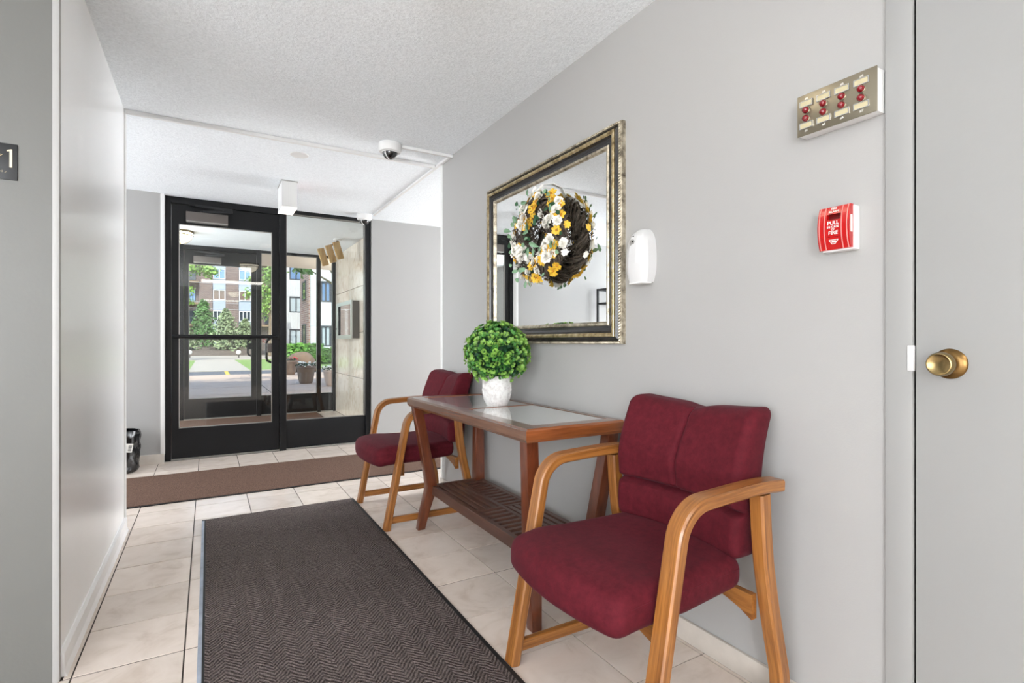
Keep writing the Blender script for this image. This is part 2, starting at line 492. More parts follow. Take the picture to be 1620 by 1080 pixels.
def rbox(dims, r, seg, fn=None, res=(12, 12, 6)):
    """rounded box centred at 0 with a deform function"""
    hx, hy, hz = (d / 2 for d in dims)
    nx, ny, nz = res
    idx = {}; vs = []; fs = []
    def vid(i, j, k):
        key = (i, j, k)
        if key in idx: return idx[key]
        def g(n, i_, h):
            t = 2 * i_ / n - 1
            t = math.sin(t * PI / 2) * 0.45 + t * 0.55
            return t * h
        p = Vector((g(nx, i, hx), g(ny, j, hy), g(nz, k, hz)))
        q = Vector((max(-hx + r, min(hx - r, p.x)), max(-hy + r, min(hy - r, p.y)), max(-hz + r, min(hz - r, p.z))))
        d = p - q
        if d.length > 1e-9: p = q + d.normalized() * r
        if fn: p = Vector(fn(p))
        idx[key] = len(vs); vs.append(p); return idx[key]
    for i in range(nx):
        for j in range(ny):
            for k in (0, nz):
                f = [vid(i, j, k), vid(i + 1, j, k), vid(i + 1, j + 1, k), vid(i, j + 1, k)]
                fs.append(f if k else f[::-1])
    for i in range(nx):
        for k in range(nz):
            for j in (0, ny):
                f = [vid(i, j, k), vid(i + 1, j, k), vid(i + 1, j, k + 1), vid(i, j, k + 1)]
                fs.append(f[::-1] if j else f)
    for j in range(ny):
        for k in range(nz):
            for i in (0, nx):
                f = [vid(i, j, k), vid(i, j + 1, k), vid(i, j + 1, k + 1), vid(i, j, k + 1)]
                fs.append(f if i else f[::-1])
    return vs, fs

def text(name, s, size, mat, parent, mtx, extrude=0.0004, align='CENTER'):
    cu = bpy.data.curves.new(name, 'FONT'); cu.body = s; cu.size = size; cu.extrude = extrude
    cu.align_x = align; cu.align_y = 'CENTER'; cu.resolution_u = 3
    tmp = bpy.data.objects.new('tmp_text', cu); C.objects.link(tmp)
    dg = bpy.context.evaluated_depsgraph_get()
    me = bpy.data.meshes.new_from_object(tmp.evaluated_get(dg))
    bpy.data.objects.remove(tmp); bpy.data.curves.remove(cu)
    me.materials.clear(); me.materials.append(MATS[mat]); me.name = name
    o = bpy.data.objects.new(name, me); C.objects.link(o)
    off = Vector((0, 0, 0)); p = parent
    while p is not None: off += Vector(p.location); p = p.parent
    o.parent = parent
    mm = mtx.copy(); mm.translation = mtx.translation - off
    o.matrix_local = mm
    return o
# text facing -X (on the hall's long wall): text-right runs to -Y, text-up is +Z
def face_minus_x(p): return Matrix(((0, 0, -1, p[0]), (-1, 0, 0, p[1]), (0, 1, 0, p[2]), (0, 0, 0, 1)))
def face_plus_x(p): return Matrix(((0, 0, 1, p[0]), (1, 0, 0, p[1]), (0, 1, 0, p[2]), (0, 0, 0, 1)))
def face_minus_y(p): return Matrix(((1, 0, 0, p[0]), (0, 0, -1, p[1]), (0, 1, 0, p[2]), (0, 0, 0, 1)))

# ------------------------------------------------------------------ the setting
XR = 1.488      # long wall with the mirror
XL = -0.410     # short pier opposite
CEIL = 2.385
YF = 5.62       # storefront plane (front of frame)
ST = 'structure'

# floor: grout bed and tiles
fl = MB().box(-3.1, 5.1, -3.3, 8.62, -0.20, -0.0035).build('floor', 'grout', kind=ST)
PT = 0.3066; G = 0.0048
X0, Y0 = -0.0705, 2.1475
tile_mesh = None
far_tiles = MB()
def clipbox(a0, a1, lo, hi): return max(a0, lo), min(a1, hi)
regions = [(-3.05, XR - 0.012, -3.2, 2.155), (XL + 0.012, XR - 0.012, 2.155, 3.70), (-3.0, 5.0, 3.70, 5.60), (-1.55, 1.715, 5.80, 8.44)]
for (rx0, rx1, ry0, ry1) in regions:
    for i in range(-11, 18):
        for j in range(-19, 22):
            a0, a1 = clipbox(X0 + i * PT + G / 2, X0 + (i + 1) * PT - G / 2, rx0, rx1)
            b0, b1 = clipbox(Y0 + j * PT + G / 2, Y0 + (j + 1) * PT - G / 2, ry0, ry1)
            if a1 - a0 < 0.006 or b1 - b0 < 0.006: continue
            cx_, cy_ = (a0 + a1) / 2, (b0 + b1) / 2
            dz = random.uniform(-0.0004, 0.0004)
            near = (-0.75 < cx_ < 2.6 and 0.75 < cy_ < 5.62 and not (cy_ > 3.7 and cx_ > 0.29 + 0.43 * cy_ )) or (cy_ > 7.7 and cx_ > 1.0)
            if near:
                o = MB().box(a0 - cx_, a1 - cx_, b0 - cy_, b1 - cy_, -0.012, dz).build('tile', 'travertine_floor', fl)
                o.location = (cx_, cy_, 0)
            else:
                far_tiles.box(a0, a1, b0, b1, -0.012, dz)
far_tiles.build('tile_field', 'travertine_floor', fl, kind='stuff')

# ceiling (hall and foyer)
MB().box(-3.2, 5.2, -3.4, 5.72, CEIL, CEIL + 0.1).build('ceiling', 'popcorn', kind=ST)
# right wall: with a door opening between y -0.33 and 0.612
wr = MB()
wr.box(XR, 5.1, 0.612, 3.60, 0, CEIL); wr.box(XR, 3.3, -3.3, -0.33, 0, CEIL); wr.box(XR, 3.3, -0.33, 0.612, 2.12, CEIL); wr.box(1.62, 3.3, -0.33, 0.612, 0, 2.12)
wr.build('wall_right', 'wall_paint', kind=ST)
# left pier (lift shaft)
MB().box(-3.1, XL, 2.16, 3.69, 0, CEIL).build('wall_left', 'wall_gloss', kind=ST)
MB().box(-3.1, XL - 0.012, 2.145, 2.16, 0, CEIL).build('wall_front', 'sign_wall_shaded', kind=ST)
# the corner trims
MB().box(XL - 0.012, XL + 0.006, 2.138, 2.166, 0, CEIL).build('trim_1', 'wall_paint', kind=ST, bevel=0.004)
MB().box(XL - 0.02, XL + 0.007, 3.655, 3.70, 0, CEIL).build('trim_2', 'trim_white', kind=ST, bevel=0.003)
MB().box(XR - 0.006, XR + 0.02, 3.575, 3.606, 0, CEIL).build('trim_3', 'trim_white', kind=ST, bevel=0.003)
# foyer end wall either side of the storefront, foyer side walls, lobby walls behind the camera
MB().box(-3.1, -0.335, 5.555, 5.80, 0, CEIL).build('wall_far_left', 'wall_paint', kind=ST)
MB().box(-0.362, -0.333, 5.545, 5.62, 0.07, CEIL).build('trim_4', 'trim_white', kind=ST, bevel=0.003)
MB().box(1.512, 5.1, 5.60, 5.80, 0, CEIL).build('wall_far_right', 'wall_paint', kind=ST)
MB().box(-3.2, -3.0, 3.69, 5.80, 0, CEIL).build('wall_foyer_left', 'wall_paint', kind=ST)
MB().box(5.0, 5.2, 3.60, 5.80, 0, CEIL).build('wall_foyer_right', 'wall_paint', kind=ST)
MB().box(-3.2, 3.3, -3.4, -3.2, 0, CEIL).build('wall_back', 'wall_paint', kind=ST)
MB().box(-3.2, -3.05, -3.3, 2.16, 0, CEIL).build('wall_lobby_left', 'wall_paint', kind=ST)
# baseboards
MB().box(XR - 0.012, XR, 0.675, 3.60, 0, 0.076).build('baseboard_right', 'beige_base', kind=ST, bevel=0.002)
MB().prism([(XL, 0), (XL + 0.02, 0), (XL + 0.012, 0.02), (XL + 0.012, 0.07), (XL + 0.004, 0.082), (XL, 0.082)], 'Y', 2.17, 3.68).build('baseboard_left', 'wall_gloss', kind=ST)
MB().box(-3.0, -0.335, 5.535, 5.555, 0, 0.085).build('baseboard_far_left', 'beige_base', kind=ST, bevel=0.002)
MB().box(1.54, 5.0, 5.585, 5.60, 0, 0.085).build('baseboard_far_right', 'beige_base', kind=ST, bevel=0.002)
MB().box(XR, 5.0, 3.60, 3.612, 0, 0.076).build('baseboard_corner', 'beige_base', kind=ST, bevel=0.002)

# vestibule shell
MB().box(-1.7, 3.4, 5.72, 8.62, CEIL + 0.02, CEIL + 0.12).build('ceiling_vestibule', 'popcorn', kind=ST)
MB().box(-1.7, -1.55, 5.80, 8.45, 0, CEIL + 0.02).build('wall_vestibule_left', 'wall_paint', kind=ST)
wv = MB().box(1.735, 3.4, 5.80, 8.62, 0, CEIL + 0.02).build('wall_vestibule_right', 'grout', kind=ST)
zs = [0.0, 0.60, 1.20, 1.80, CEIL + 0.02]; ys = [5.80, 6.68, 7.56, 8.44]
for k in range(4):
    for j in range(3):
        MB().box(1.72, 1.736, ys[j] + 0.003, ys[j + 1] - 0.003, zs[k] + 0.003, zs[k + 1] - 0.003).build('panel', 'travertine_wall', wv)
MB().box(-1.55, -0.335, 8.44, 8.62, 0, CEIL + 0.02).build('wall_vestibule_far', 'wall_paint', kind=ST)

# ------------------------------------------------------------------ storefronts: door + side window, twice
def storefront(yf, n, x_right, extra_mull, zt, handle_side):
    """dark aluminium entrance in plane y = yf .. yf+0.11"""
    y0, y1 = yf, yf + 0.11
    d = empty('door_%d' % n, (0.16, yf, 0), kind=ST)
    # frame around the door
    m = MB(); m.box(-0.338, -0.288, y0, y1, 0, zt); m.build('jamb', 'black_metal', d, bevel=0.003)
    m = MB(); m.box(0.612, 0.672, y0 - 0.015, y1, 0, zt); m.build('mullion', 'black_metal', d, bevel=0.003)
    m = MB(); m.box(-0.288, 0.612, y0, y1, zt - 0.062, zt); m.build('header', 'black_metal', d, bevel=0.003)
    MB().box(-0.288, 0.612, y0 + 0.002, y1, 0.0, 0.012).build('threshold', 'bead_metal', d)
    # leaf
    ly0, ly1 = y0 + 0.018, y0 + 0.062
    lf = MB()
    lf.box(-0.284, -0.230, ly0, ly1, 0.014, zt - 0.066)
    lf.box(0.546, 0.608, ly0, ly1, 0.014, zt - 0.066)
    lf.box(-0.230, 0.546, ly0, ly1, 2.148, zt - 0.066)
    lf.box(-0.230, 0.546, ly0, ly1, 0.014, 0.284)
    leaf = lf.build('leaf', 'black_metal', d)
    MB().box(-0.230, 0.546, (ly0 + ly1) / 2 - 0.003, (ly0 + ly1) / 2 + 0.003, 0.284, 2.148).build('pane', 'pane_clear', leaf)
    b = MB(); g = 0.007; ym = (ly0 + ly1) / 2
    b.box(-0.230, -0.230 + g, ym - 0.016, ym - 0.003, 0.284, 2.148); b.box(0.546 - g, 0.546, ym - 0.016, ym - 0.003, 0.284, 2.148)
    b.box(-0.230, 0.546, ym - 0.016, ym - 0.003, 0.284, 0.284 + g); b.box(-0.230, 0.546, ym - 0.016, ym - 0.003, 2.148 - g, 2.148)
    b.build('glazing_bead', 'bead_metal', leaf)  # pale metal stands in for light reflected along the glass edge
    # push bar on the room side
    pb = MB()
    pb.tube([(-0.275, ly0 - 0.045, 1.122), (0.598, ly0 - 0.045, 1.122)], 0.017, 12)
    pb.box(-0.270, -0.245, ly0 - 0.045, ly0, 1.108, 1.136); pb.box(0.570, 0.596, ly0 - 0.045, ly0, 1.105, 1.139)
    pb.build('push_bar', 'black_metal', leaf, smooth=True)
    # pull handle outside, lock case
    MB().tube([(0.575, ly1 + 0.002, 1.10), (0.575, ly1 + 0.05, 1.10), (0.535, ly1 + 0.055, 1.105), (0.512, ly1 + 0.055, 1.09), (0.503, ly1 + 0.055, 1.06), (0.503, ly1 + 0.055, 0.92), (0.512, ly1 + 0.055, 0.885), (0.54, ly1 + 0.055, 0.872), (0.575, ly1 + 0.05, 0.872), (0.575, ly1 + 0.002, 0.872)], 0.0125, 10).build('pull_handle', 'black_metal', leaf, smooth=True)
    MB().box(0.502, 0.548, ly0 + 0.005, ly1 + 0.02, 0.968, 1.058).build('lock_case', 'closer_bronze' if n == 2 else 'black_metal', leaf, bevel=0.003)
    # closer
    c = MB().box(-0.172, 0.162, y0 - 0.062, y0 + 0.018, 2.168, 2.252).build('door_closer', 'closer_bronze', leaf, bevel=0.004)
    a = MB()
    a.ribbon([(-0.05, y0 - 0.03, 2.262), (0.20, y0 - 0.13, 2.272)], 0.011, 0.004, (0, 0, 1))
    a.ribbon([(0.20, y0 - 0.13, 2.282), (-0.11, y0 - 0.012, 2.322)], 0.011, 0.004, (0, 0, 1))
    a.lathe([(0.012, 2.252), (0.012, 2.27)], 10, (-0.05, y0 - 0.03, 0))
    a.box(-0.15, -0.07, y0 - 0.02, y0 + 0.002, 2.312, 2.336)
    a.build('closer_arm', 'black_metal', c)
    MB().box(-0.170, 0.160, y0 - 0.064, y0 + 0.010, 2.160, 2.1685).build('closer_highlight', 'bead_metal', c)  # bright strip stands in for the highlight under the closer
    # side window
    s = empty('window_%d' % (n - 1), ((0.672 + x_right) / 2, yf, 0), kind=ST)
    f = MB(); f.box(x_right, x_right + 0.052, y0, y1, 0, zt); f.build('jamb', 'black_metal', s, bevel=0.003)
    f = MB(); f.box(0.672, x_right, y0, y1, zt - 0.034, zt); f.build('header', 'black_metal', s, bevel=0.003)
    edges = [0.672] + extra_mull + [x_right]
    for k in range(len(edges) - 1):
        e0 = edges[k] + (0.026 if k else 0); e1 = edges[k + 1] - (0.026 if k + 2 < len(edges) else 0)
        MB().box(e0, e1, y0 + 0.02, y1 - 0.02, 0.012, 0.286).build('bottom_panel', 'black_metal', s, bevel=0.003)
        MB().box(e0, e1, y0 + 0.045, y0 + 0.051, 0.286, zt - 0.034).build('pane', 'pane_clear', s)
        b = MB()
        b.box(e0, e0 + g, y0 + 0.03, y0 + 0.045, 0.286, zt - 0.034); b.box(e1 - g, e1, y0 + 0.03, y0 + 0.045, 0.286, zt - 0.034)
        b.box(e0, e1, y0 + 0.03, y0 + 0.045, 0.286, 0.286 + g); b.box(e0, e1, y0 + 0.03, y0 + 0.045, zt - 0.034 - g, zt - 0.034)
        b.build('glazing_bead', 'bead_metal', s)  # light tone imitates the glint on the glazing stop
        MB().box(e0, e1, y0 - 0.01, y1, 0.0, 0.014).build('sill', 'bead_metal', s)
    for x in extra_mull:
        MB().box(x - 0.026, x + 0.026, y0, y1, 0, zt).build('mullion', 'black_metal', s, bevel=0.003)
    return d, s
storefront(YF, 2, 1.458, [], CEIL + 0.004, 1)
d3, s3 = storefront(8.44, 3, 1.68, [1.475], CEIL + 0.022, 1)
# round no-smoking sticker on the outer glass
st = MB()
def disc_ring(mb, c, r0, r1, y, n=24):
    vs = []; fs = []
    for i in range(n):
        a = 2 * PI * i / n
        vs += [(c[0] + r0 * math.cos(a), y, c[1] + r0 * math.sin(a)), (c[0] + r1 * math.cos(a), y, c[1] + r1 * math.sin(a))]
    for i in range(n):
        j = (i + 1) % n; fs.append((2 * i, 2 * j, 2 * j + 1, 2 * i + 1))
    mb.add(vs, fs)
stk = MB(); disc_ring(stk, (0.735, 1.10), 0.0005, 0.05, 8.482); stk = stk.build('sticker', 'print_white', s3)
st2 = MB(); disc_ring(st2, (0.735, 1.10), 0.032, 0.043, 8.481)
st2.add([(0.708, 8.481, 1.118), (0.714, 8.481, 1.125), (0.764, 8.481, 1.082), (0.758, 8.481, 1.075)], [(0, 1, 2, 3)]); st2.build('sticker_ring', 'sticker_red', stk)

# right-hand flush door with knob
d1 = empty('door_1', (XR, 0.14, 0), kind=ST)
fr = MB(); fr.box(XR - 0.010, XR + 0.12, 0.612, 0.672, 0, 2.17); fr.build('frame_side', 'door_paint', d1, bevel=0.004)
fr = MB(); fr.box(XR - 0.010, XR + 0.12, -0.39, -0.33, 0, 2.17); fr.build('frame_side', 'door_paint', d1, bevel=0.004)
fr = MB(); fr.box(XR - 0.010, XR + 0.12, -0.33, 0.612, 2.11, 2.17); fr.build('frame_head', 'door_paint', d1, bevel=0.004)
MB().box(XR + 0.02, XR + 0.12, -0.33, 0.612, 0, 2.11).build('frame_stop', 'black_gasket', d1)
lf = MB().box(XR - 0.002, XR + 0.042, -0.326, 0.6085, 0.008, 2.105).build('leaf', 'door_paint', d1, bevel=0.002)
MB().box(XR - 0.0135, XR - 0.004, 0.608, 0.622, 1.000, 1.062).build('strike_plate', 'dispenser_white', d1, bevel=0.002)
ky, kz = 0.540, 1.020
kx = XR - 0.002
kn = MB().lathe([(0.0001, 0), (0.034, 0), (0.035, -0.003), (0.0325, -0.006), (0.020, -0.011), (0.0001, -0.011)], 36, (kx, ky, kz), 'X').build('rose', 'brass_dark', lf, smooth=True)
MB().lathe([(0.015, -0.009), (0.0155, -0.026), (0.023, -0.033), (0.0272, -0.043), (0.0272, -0.054), (0.0245, -0.0600), (0.0225, -0.0605), (0.018, -0.058), (0.0001, -0.0565)], 36, (kx, ky, kz), 'X').build('knob', 'brass', lf, smooth=True)

# ------------------------------------------------------------------ building mass outside
MB().box(-14, 14, -4, 8.58, 2.62, 10.2).build('wall_upper_storeys', 'brick_red', kind=ST)
MB().box(-14, -0.338, 8.46, 8.62, -0.1, 2.62).build('wall_facade_left', 'brick_red', kind=ST)
MB().box(1.732, 14, 8.46, 8.62, -0.1, 2.62).build('wall_facade_right', 'travertine_wall', kind=ST)
MB().box(-2.5, 5.0, 8.62, 11.6, 2.60, 2.86).build('ceiling_canopy', 'soffit', kind=ST)
MB().box(-0.338, 1.732, 8.44, 8.58, CEIL + 0.02, 2.62).build('wall_lintel', 'black_metal', kind=ST)
gr = MB().box(-60, 80, 8.62, 140, -0.25, -0.03).build('ground', 'lawn_green', kind=ST)
pv = MB().box(-16, 16, 8.62, 19.6, -0.2, -0.008).build('pavement', 'joint_dark', kind=ST)
for i in range(-6, 9):
    for j in range(6):
        MB().box(i * 1.83 - 0.66, i * 1.83 + 1.15, 8.63 + j * 1.83, 8.63 + j * 1.83 + 1.81, -0.06, 0.0).build('slab', 'plaza', pv)
MB().box(-30, 30, 19.6, 22.3, -0.2, -0.02).build('road', 'asphalt', kind=ST)
MB().box(0.52, 0.64, 19.8, 22.2, -0.02, -0.015).build('road_marking', 'road_yellow', kind=ST)
MB().box(-30, 30, 22.3, 22.5, -0.2, 0.0).build('kerb', 'concrete', kind=ST)
ft = MB().box(-0.62, 1.40, 22.5, 36.6, -0.2, -0.012).build('footpath', 'joint_dark', kind=ST)
for j in range(8):
    MB().box(-0.62, 1.40, 22.5 + j * 1.7625 + 0.006, 22.5 + (j + 1) * 1.7625 - 0.006, -0.1, 0.0).build('slab', 'concrete', ft)
MB().box(-24, 24, 36.6, 47.5, -0.2, -0.004).build('sidewalk', 'concrete', kind=ST)
MB().prism([(47.5, -0.1), (47.5, 0.02), (49.0, 0.35), (56, 0.9), (70, 0.9), (70, -0.1)], 'X', -24, 12).build('ground_bank', 'mulch', kind=ST)

# ------------------------------------------------------------------ chairs
def make_chair(loc, label):
    t = empty('armchair', loc, label, 'chair', 'burgundy armchairs along the wall')
    bx, by = loc[0], loc[1]
    def W(x, y, z): return (bx + x, by + y, z)
    YS = 0.302
    for s in (-1, 1):
        y = s * YS
        th0 = math.atan2(.52, .102); rr = .100; zP = .565 + rr * math.cos(th0); xP = -.252 + zP * .102 / .52
        path = [(-.252 + (xP + .252) * k / 6, zP * k / 6) for k in range(7)]
        cx_, cz_ = xP + rr * math.sin(th0), zP - rr * math.cos(th0)
        for k in range(1, 13):
            a = th0 + PI / 2 - (th0 - R(3)) * k / 12
            path.append((cx_ + rr * math.cos(a), cz_ + rr * math.sin(a)))
        path += [(.02, .6685), (.08, .671), (.14, .673), (.20, .673), (.262, .669)]
        MB().ribbon([W(px, y, pz) for px, pz in path], 0.026, 0.0168, (0, 1, 0)).build('front_leg_and_arm', 'oak_bent', t, smooth=True, angle=30)
        rp = [(.190, .652), (.196, .56), (.206, .46), (.226, .35), (.254, .23), (.276, .14), (.284, .07), (.282, 0)]
        MB().ribbon([W(px, y - s * 0.002, pz) for px, pz in rp], 0.022, 0.021, (0, 1, 0)).build('rear_leg', 'oak_bent', t, smooth=True, angle=30)
        MB().ribbon([W(-.232, y, .052), (bx + .268, by + y, .052)], 0.011, 0.0185, (0, 1, 0)).build('stretcher', 'oak_bent', t, smooth=True, angle=30)
        MB().lathe([(0.0001, 0), (0.012, 0), (0.012, 0.006), (0.0001, 0.006)], 10, W(-.250, y, 0)).build('glide', 'bead_metal', t)
    # arched cross rails under the seat
    for x0 in (-.150, .196):
        pts_top = [(by - .278, .362), (by + .278, .362)]
        arch = [(by + .278 - .556 * k / 14, .292 + .056 * math.sin(PI * k / 14) ** 0.7) for k in range(15)]
        MB().prism(pts_top + arch, 'X', bx + x0 - .011, bx + x0 + .011).build('seat_rail', 'oak_cross', t)
    # seat cushion: bowed front, domed top, turned-down front edge
    def seat_fn(p):
        x, y, z = p
        u = -(x / 0.245)                   # 1 at the front
        v = y / 0.262
        bow = 0.040 * max(0, u) * (1 - v * v)
        x2 = x - bow
        top = max(0.0, z / 0.052)
        z2 = z + top * 0.014 * (1 - v * v) * (1 - 0.3 * u)
        z2 += top * 0.006 * math.exp(-((u - 0.55) / 0.25) ** 2)
        z2 -= top * 0.010 * math.exp(-((u + 0.25) / 0.45) ** 2) * (1 - v * v)
        z2 -= 0.030 * max(0, u - 0.55) ** 1.4
        if z < 0: z2 += 0.012 * max(0, -u)
        y2 = y * (1 - 0.06 * max(0, -u))
        return (bx - .045 + x2, by + y2, .404 + z2)
    vs, fs = rbox((.49, .524, .104), .038, 4, seat_fn, (26, 26, 10))
    seat = MB().add(vs, fs).build('seat_cushion', 'burgundy', t, smooth=True, angle=80)
    sm = []
    for k in range(25):
        q = -1 + 2 * k / 24
        sm.append(seat_fn(Vector((-.2395 + 0.012 * q ** 8, q * .240, 0.0335))))
    side = [seat_fn(Vector((xx, -.2595, 0.022))) for xx in [-.20 + .42 * k / 14 for k in range(15)]]
    side2 = [seat_fn(Vector((xx, .2595, 0.022))) for xx in [-.20 + .42 * k / 14 for k in range(15)]]
    for pth in (side, side2): MB().tube(pth, 0.0022, 6).build('seam', 'burgundy', seat, smooth=True)
    # back cushion: lumbar roll below, pleated upper part
    def back_fn(p):
        x, y, z = p                        # x thickness, z height
        q = z / 0.21                       # -1 bottom .. 1 top
        v = y / 0.258
        front = max(0.0, -x / 0.055)
        lean = 0.030 * (q + 1) * 0.5 + 0.045 * max(0, q) ** 2
        groove = 0.030 * math.exp(-((z + 0.066 + 0.008 * v * v) / 0.0085) ** 2)
        bulge = 0.022 * math.exp(-((z - 0.03) / 0.085) ** 2) + 0.012 * math.exp(-((z + 0.135) / 0.05) ** 2)
        pleat = 0.020 * math.exp(-((y - 0.0) / 0.0065) ** 2) * (1 / (1 + math.exp(-(z + 0.05) / 0.01)))
        wing = 0.026 * v * v               # sides come forward
        x2 = x + lean - wing + front * (groove + pleat - bulge * (1 - 0.4 * v * v))
        zz = z + 0.016 * v * v * max(0, q) - 0.012 * max(0, q) * math.exp(-(y / 0.05) ** 2)
        wid = 1.0 - 0.035 * max(0, -q)
        return (bx + .232 + x2, by + y * wid, .655 + zz)
    vs, fs = rbox((.110, .520, .42), .032, 4, back_fn, (8, 96, 84))
    back = MB().add(vs, fs).build('back_cushion', 'burgundy', t, smooth=True, angle=80)
    return t
make_chair((1.13, 1.210, 0), 'burgundy upholstered oak armchair in front of the table, under the air freshener')
ch2 = make_chair((1.13, 3.238, 0), 'burgundy upholstered oak armchair at the far end of the table, beside the foyer corner')

# ------------------------------------------------------------------ console table
TX0, TX1, TY0, TY1, TZ = 1.000, 1.476, 1.620, 2.935, 0.752
tb = empty('console_table', ((TX0 + TX1) / 2, (TY0 + TY1) / 2, 0), 'dark reddish wooden console table with two glass panes and slatted lower shelf', 'table')
TH = 0.052; BW = 0.072
def rail(poly_outer, poly_inner, name, mat):
    (ax, ay), (bx_, by_) = poly_outer; (cx_, cy_), (dx_, dy_) = poly_inner
    # outer edge a-b, inner edge c-d (mitred), top slightly chamfered at the outer rim
    vs = []
    def mid(p, q, t): return (p[0] + (q[0] - p[0]) * t, p[1] + (q[1] - p[1]) * t)
    a, b, c, d = (ax, ay), (bx_, by_), (cx_, cy_), (dx_, dy_)
    a2, b2 = mid(a, c, 0.16), mid(b, d, 0.16)
    a3, b3 = mid(a, c, 0.10), mid(b, d, 0.10)
    rows = [((a3), (b3), TZ - TH), (a, b, TZ - TH + 0.012), (a, b, TZ - 0.008), (a2, b2, TZ), (c, d, TZ), (c, d, TZ - TH)]
    for p, q, z in rows: vs += [(p[0], p[1], z), (q[0], q[1], z)]
    n = len(rows); fs = []
    for i in range(n):
        j = (i + 1) % n; fs.append((2 * i, 2 * i + 1, 2 * j + 1, 2 * j))
    fs.append(tuple(2 * i for i in range(n))); fs.append(tuple(2 * i + 1 for i in range(n))[::-1])
    return MB().add(vs, fs).build(name, mat, tb)
I = BW
rail(((TX0, TY0), (TX0, TY1)), ((TX0 + I, TY0 + I), (TX0 + I, TY1 - I)), 'top_rail', 'mahogany_long')
rail(((TX1, TY0), (TX1, TY1)), ((TX1 - I * 0.5, TY0 + I), (TX1 - I * 0.5, TY1 - I)), 'top_rail', 'mahogany_long')
rail(((TX0, TY0), (TX1, TY0)), ((TX0 + I, TY0 + I), (TX1 - I * 0.5, TY0 + I)), 'top_rail', 'mahogany_cross')
rail(((TX0, TY1), (TX1, TY1)), ((TX0 + I, TY1 - I), (TX1 - I * 0.5, TY1 - I)), 'top_rail', 'mahogany_cross')
ymid = (TY0 + TY1) / 2
MB().box(TX0 + I, TX1 - I * 0.5, ymid - 0.012, ymid + 0.012, TZ - 0.03, TZ - 0.001).build('cross_bar', 'mahogany_cross', tb)
for (p0, p1) in ((TY0 + I, ymid - 0.012), (ymid + 0.012, TY1 - I)):
    MB().box(TX0 + I, TX1 - I * 0.5, p0, p1, TZ - 0.012, TZ - 0.0025).build('glass_pane', 'table_glass', tb)
def leg(x, y, dx, dy, fx, fy):
    """leg that runs diagonally in to the shelf and kicks out again to the foot"""
    secs = [(0.0, x + fx, y + fy, 0.021, 0.021), (0.10, x + fx + (dx - fx) * 0.36, y + fy + (dy - fy) * 0.36, 0.024, 0.024), (0.215, x + dx * 0.92, y + dy * 0.92, 0.0275, 0.0275), (0.255, x + dx, y + dy, 0.0285, 0.0285),
            (0.30, x + dx * 0.92, y + dy * 0.92, 0.028, 0.028), (TZ - TH + 0.004, x, y, 0.0255, 0.0255)]
    vs, fs = [], []
    for z, cx_, cy_, hx, hy in secs: vs += [(cx_ - hx, cy_ - hy, z), (cx_ + hx, cy_ - hy, z), (cx_ + hx, cy_ + hy, z), (cx_ - hx, cy_ + hy, z)]
    for i in range(len(secs) - 1):
        for k in range(4): l = (k + 1) % 4; fs.append((4 * i + k, 4 * i + l, 4 * i + 4 + l, 4 * i + 4 + k))
    fs.append((3, 2, 1, 0)); n = 4 * (len(secs) - 1); fs.append((n, n + 1, n + 2, n + 3))
    MB().add(vs, fs).build('leg', 'mahogany_leg', tb, bevel=0.003)
LX0, LX1, LY0, LY1 = TX0 + 0.040, TX1 - 0.040, TY0 + 0.046, TY1 - 0.046
leg(LX0, LY1, 0.058, -0.072, 0.012, -0.030); leg(LX0, LY0, 0.058, 0.072, 0.012, -0.018)
leg(LX1, LY1, -0.035, -0.072, 0.0, -0.020); leg(LX1, LY0, -0.035, 0.072, 0.0, 0.010)
# slatted shelf
SX0, SX1 = TX0 + 0.100, TX1 - 0.052; SY0, SY1 = TY0 + 0.105, TY1 - 0.105; SZ = 0.256
def sbar(x0, x1, y0, y1, z0, z1, nm): MB().box(x0, x1, y0, y1, z0, z1).build(nm, 'walnut_shelf', tb, bevel=0.0015, seg=1)
sbar(SX0, SX0 + 0.026, SY0, SY1, SZ - 0.052, SZ, 'shelf_rail'); sbar(SX1 - 0.026, SX1, SY0, SY1, SZ - 0.052, SZ, 'shelf_rail')
sbar(SX0 + 0.026, SX1 - 0.026, SY0, SY0 + 0.026, SZ - 0.045, SZ, 'shelf_rail'); sbar(SX0 + 0.026, SX1 - 0.026, SY1 - 0.026, SY1, SZ - 0.045, SZ, 'shelf_rail')
xm = (SX0 + SX1) / 2 + 0.005; ymm = (SY0 + SY1) / 2
sbar(xm - 0.011, xm + 0.011, SY0 + 0.026, SY1 - 0.026, SZ - 0.03, SZ - 0.001, 'shelf_rail')
cols = [(SY0 + 0.026, ymm - 0.010), (ymm + 0.010, SY1 - 0.026)]
rows_ = [(SX0 + 0.026, xm - 0.011), (xm + 0.011, SX1 - 0.026)]
for ci, (ya, yb) in enumerate(cols):
    for ri, (xa, xb) in enumerate(rows_):
        lengthwise = (ci == 1) == (ri == 0)
        if lengthwise:
            n = 3; wd = 0.026; gp = ((xb - xa) - n * wd) / (n + 1)
            for k in range(n):
                x = xa + gp + k * (wd + gp); sbar(x, x + wd, ya, yb, SZ - 0.016, SZ - 0.002, 'shelf_slat')
        else:
            n = 10; wd = 0.024; gp = ((yb - ya) - n * wd) / (n + 1)
            for k in range(n):
                y = ya + gp + k * (wd + gp); sbar(xa, xb, y, y + wd, SZ - 0.016, SZ - 0.002, 'shelf_slat')
for ri, (xa, xb) in enumerate(rows_): sbar(xa, xb, ymm - 0.010, ymm + 0.010, SZ - 0.03, SZ - 0.001, 'shelf_rail')

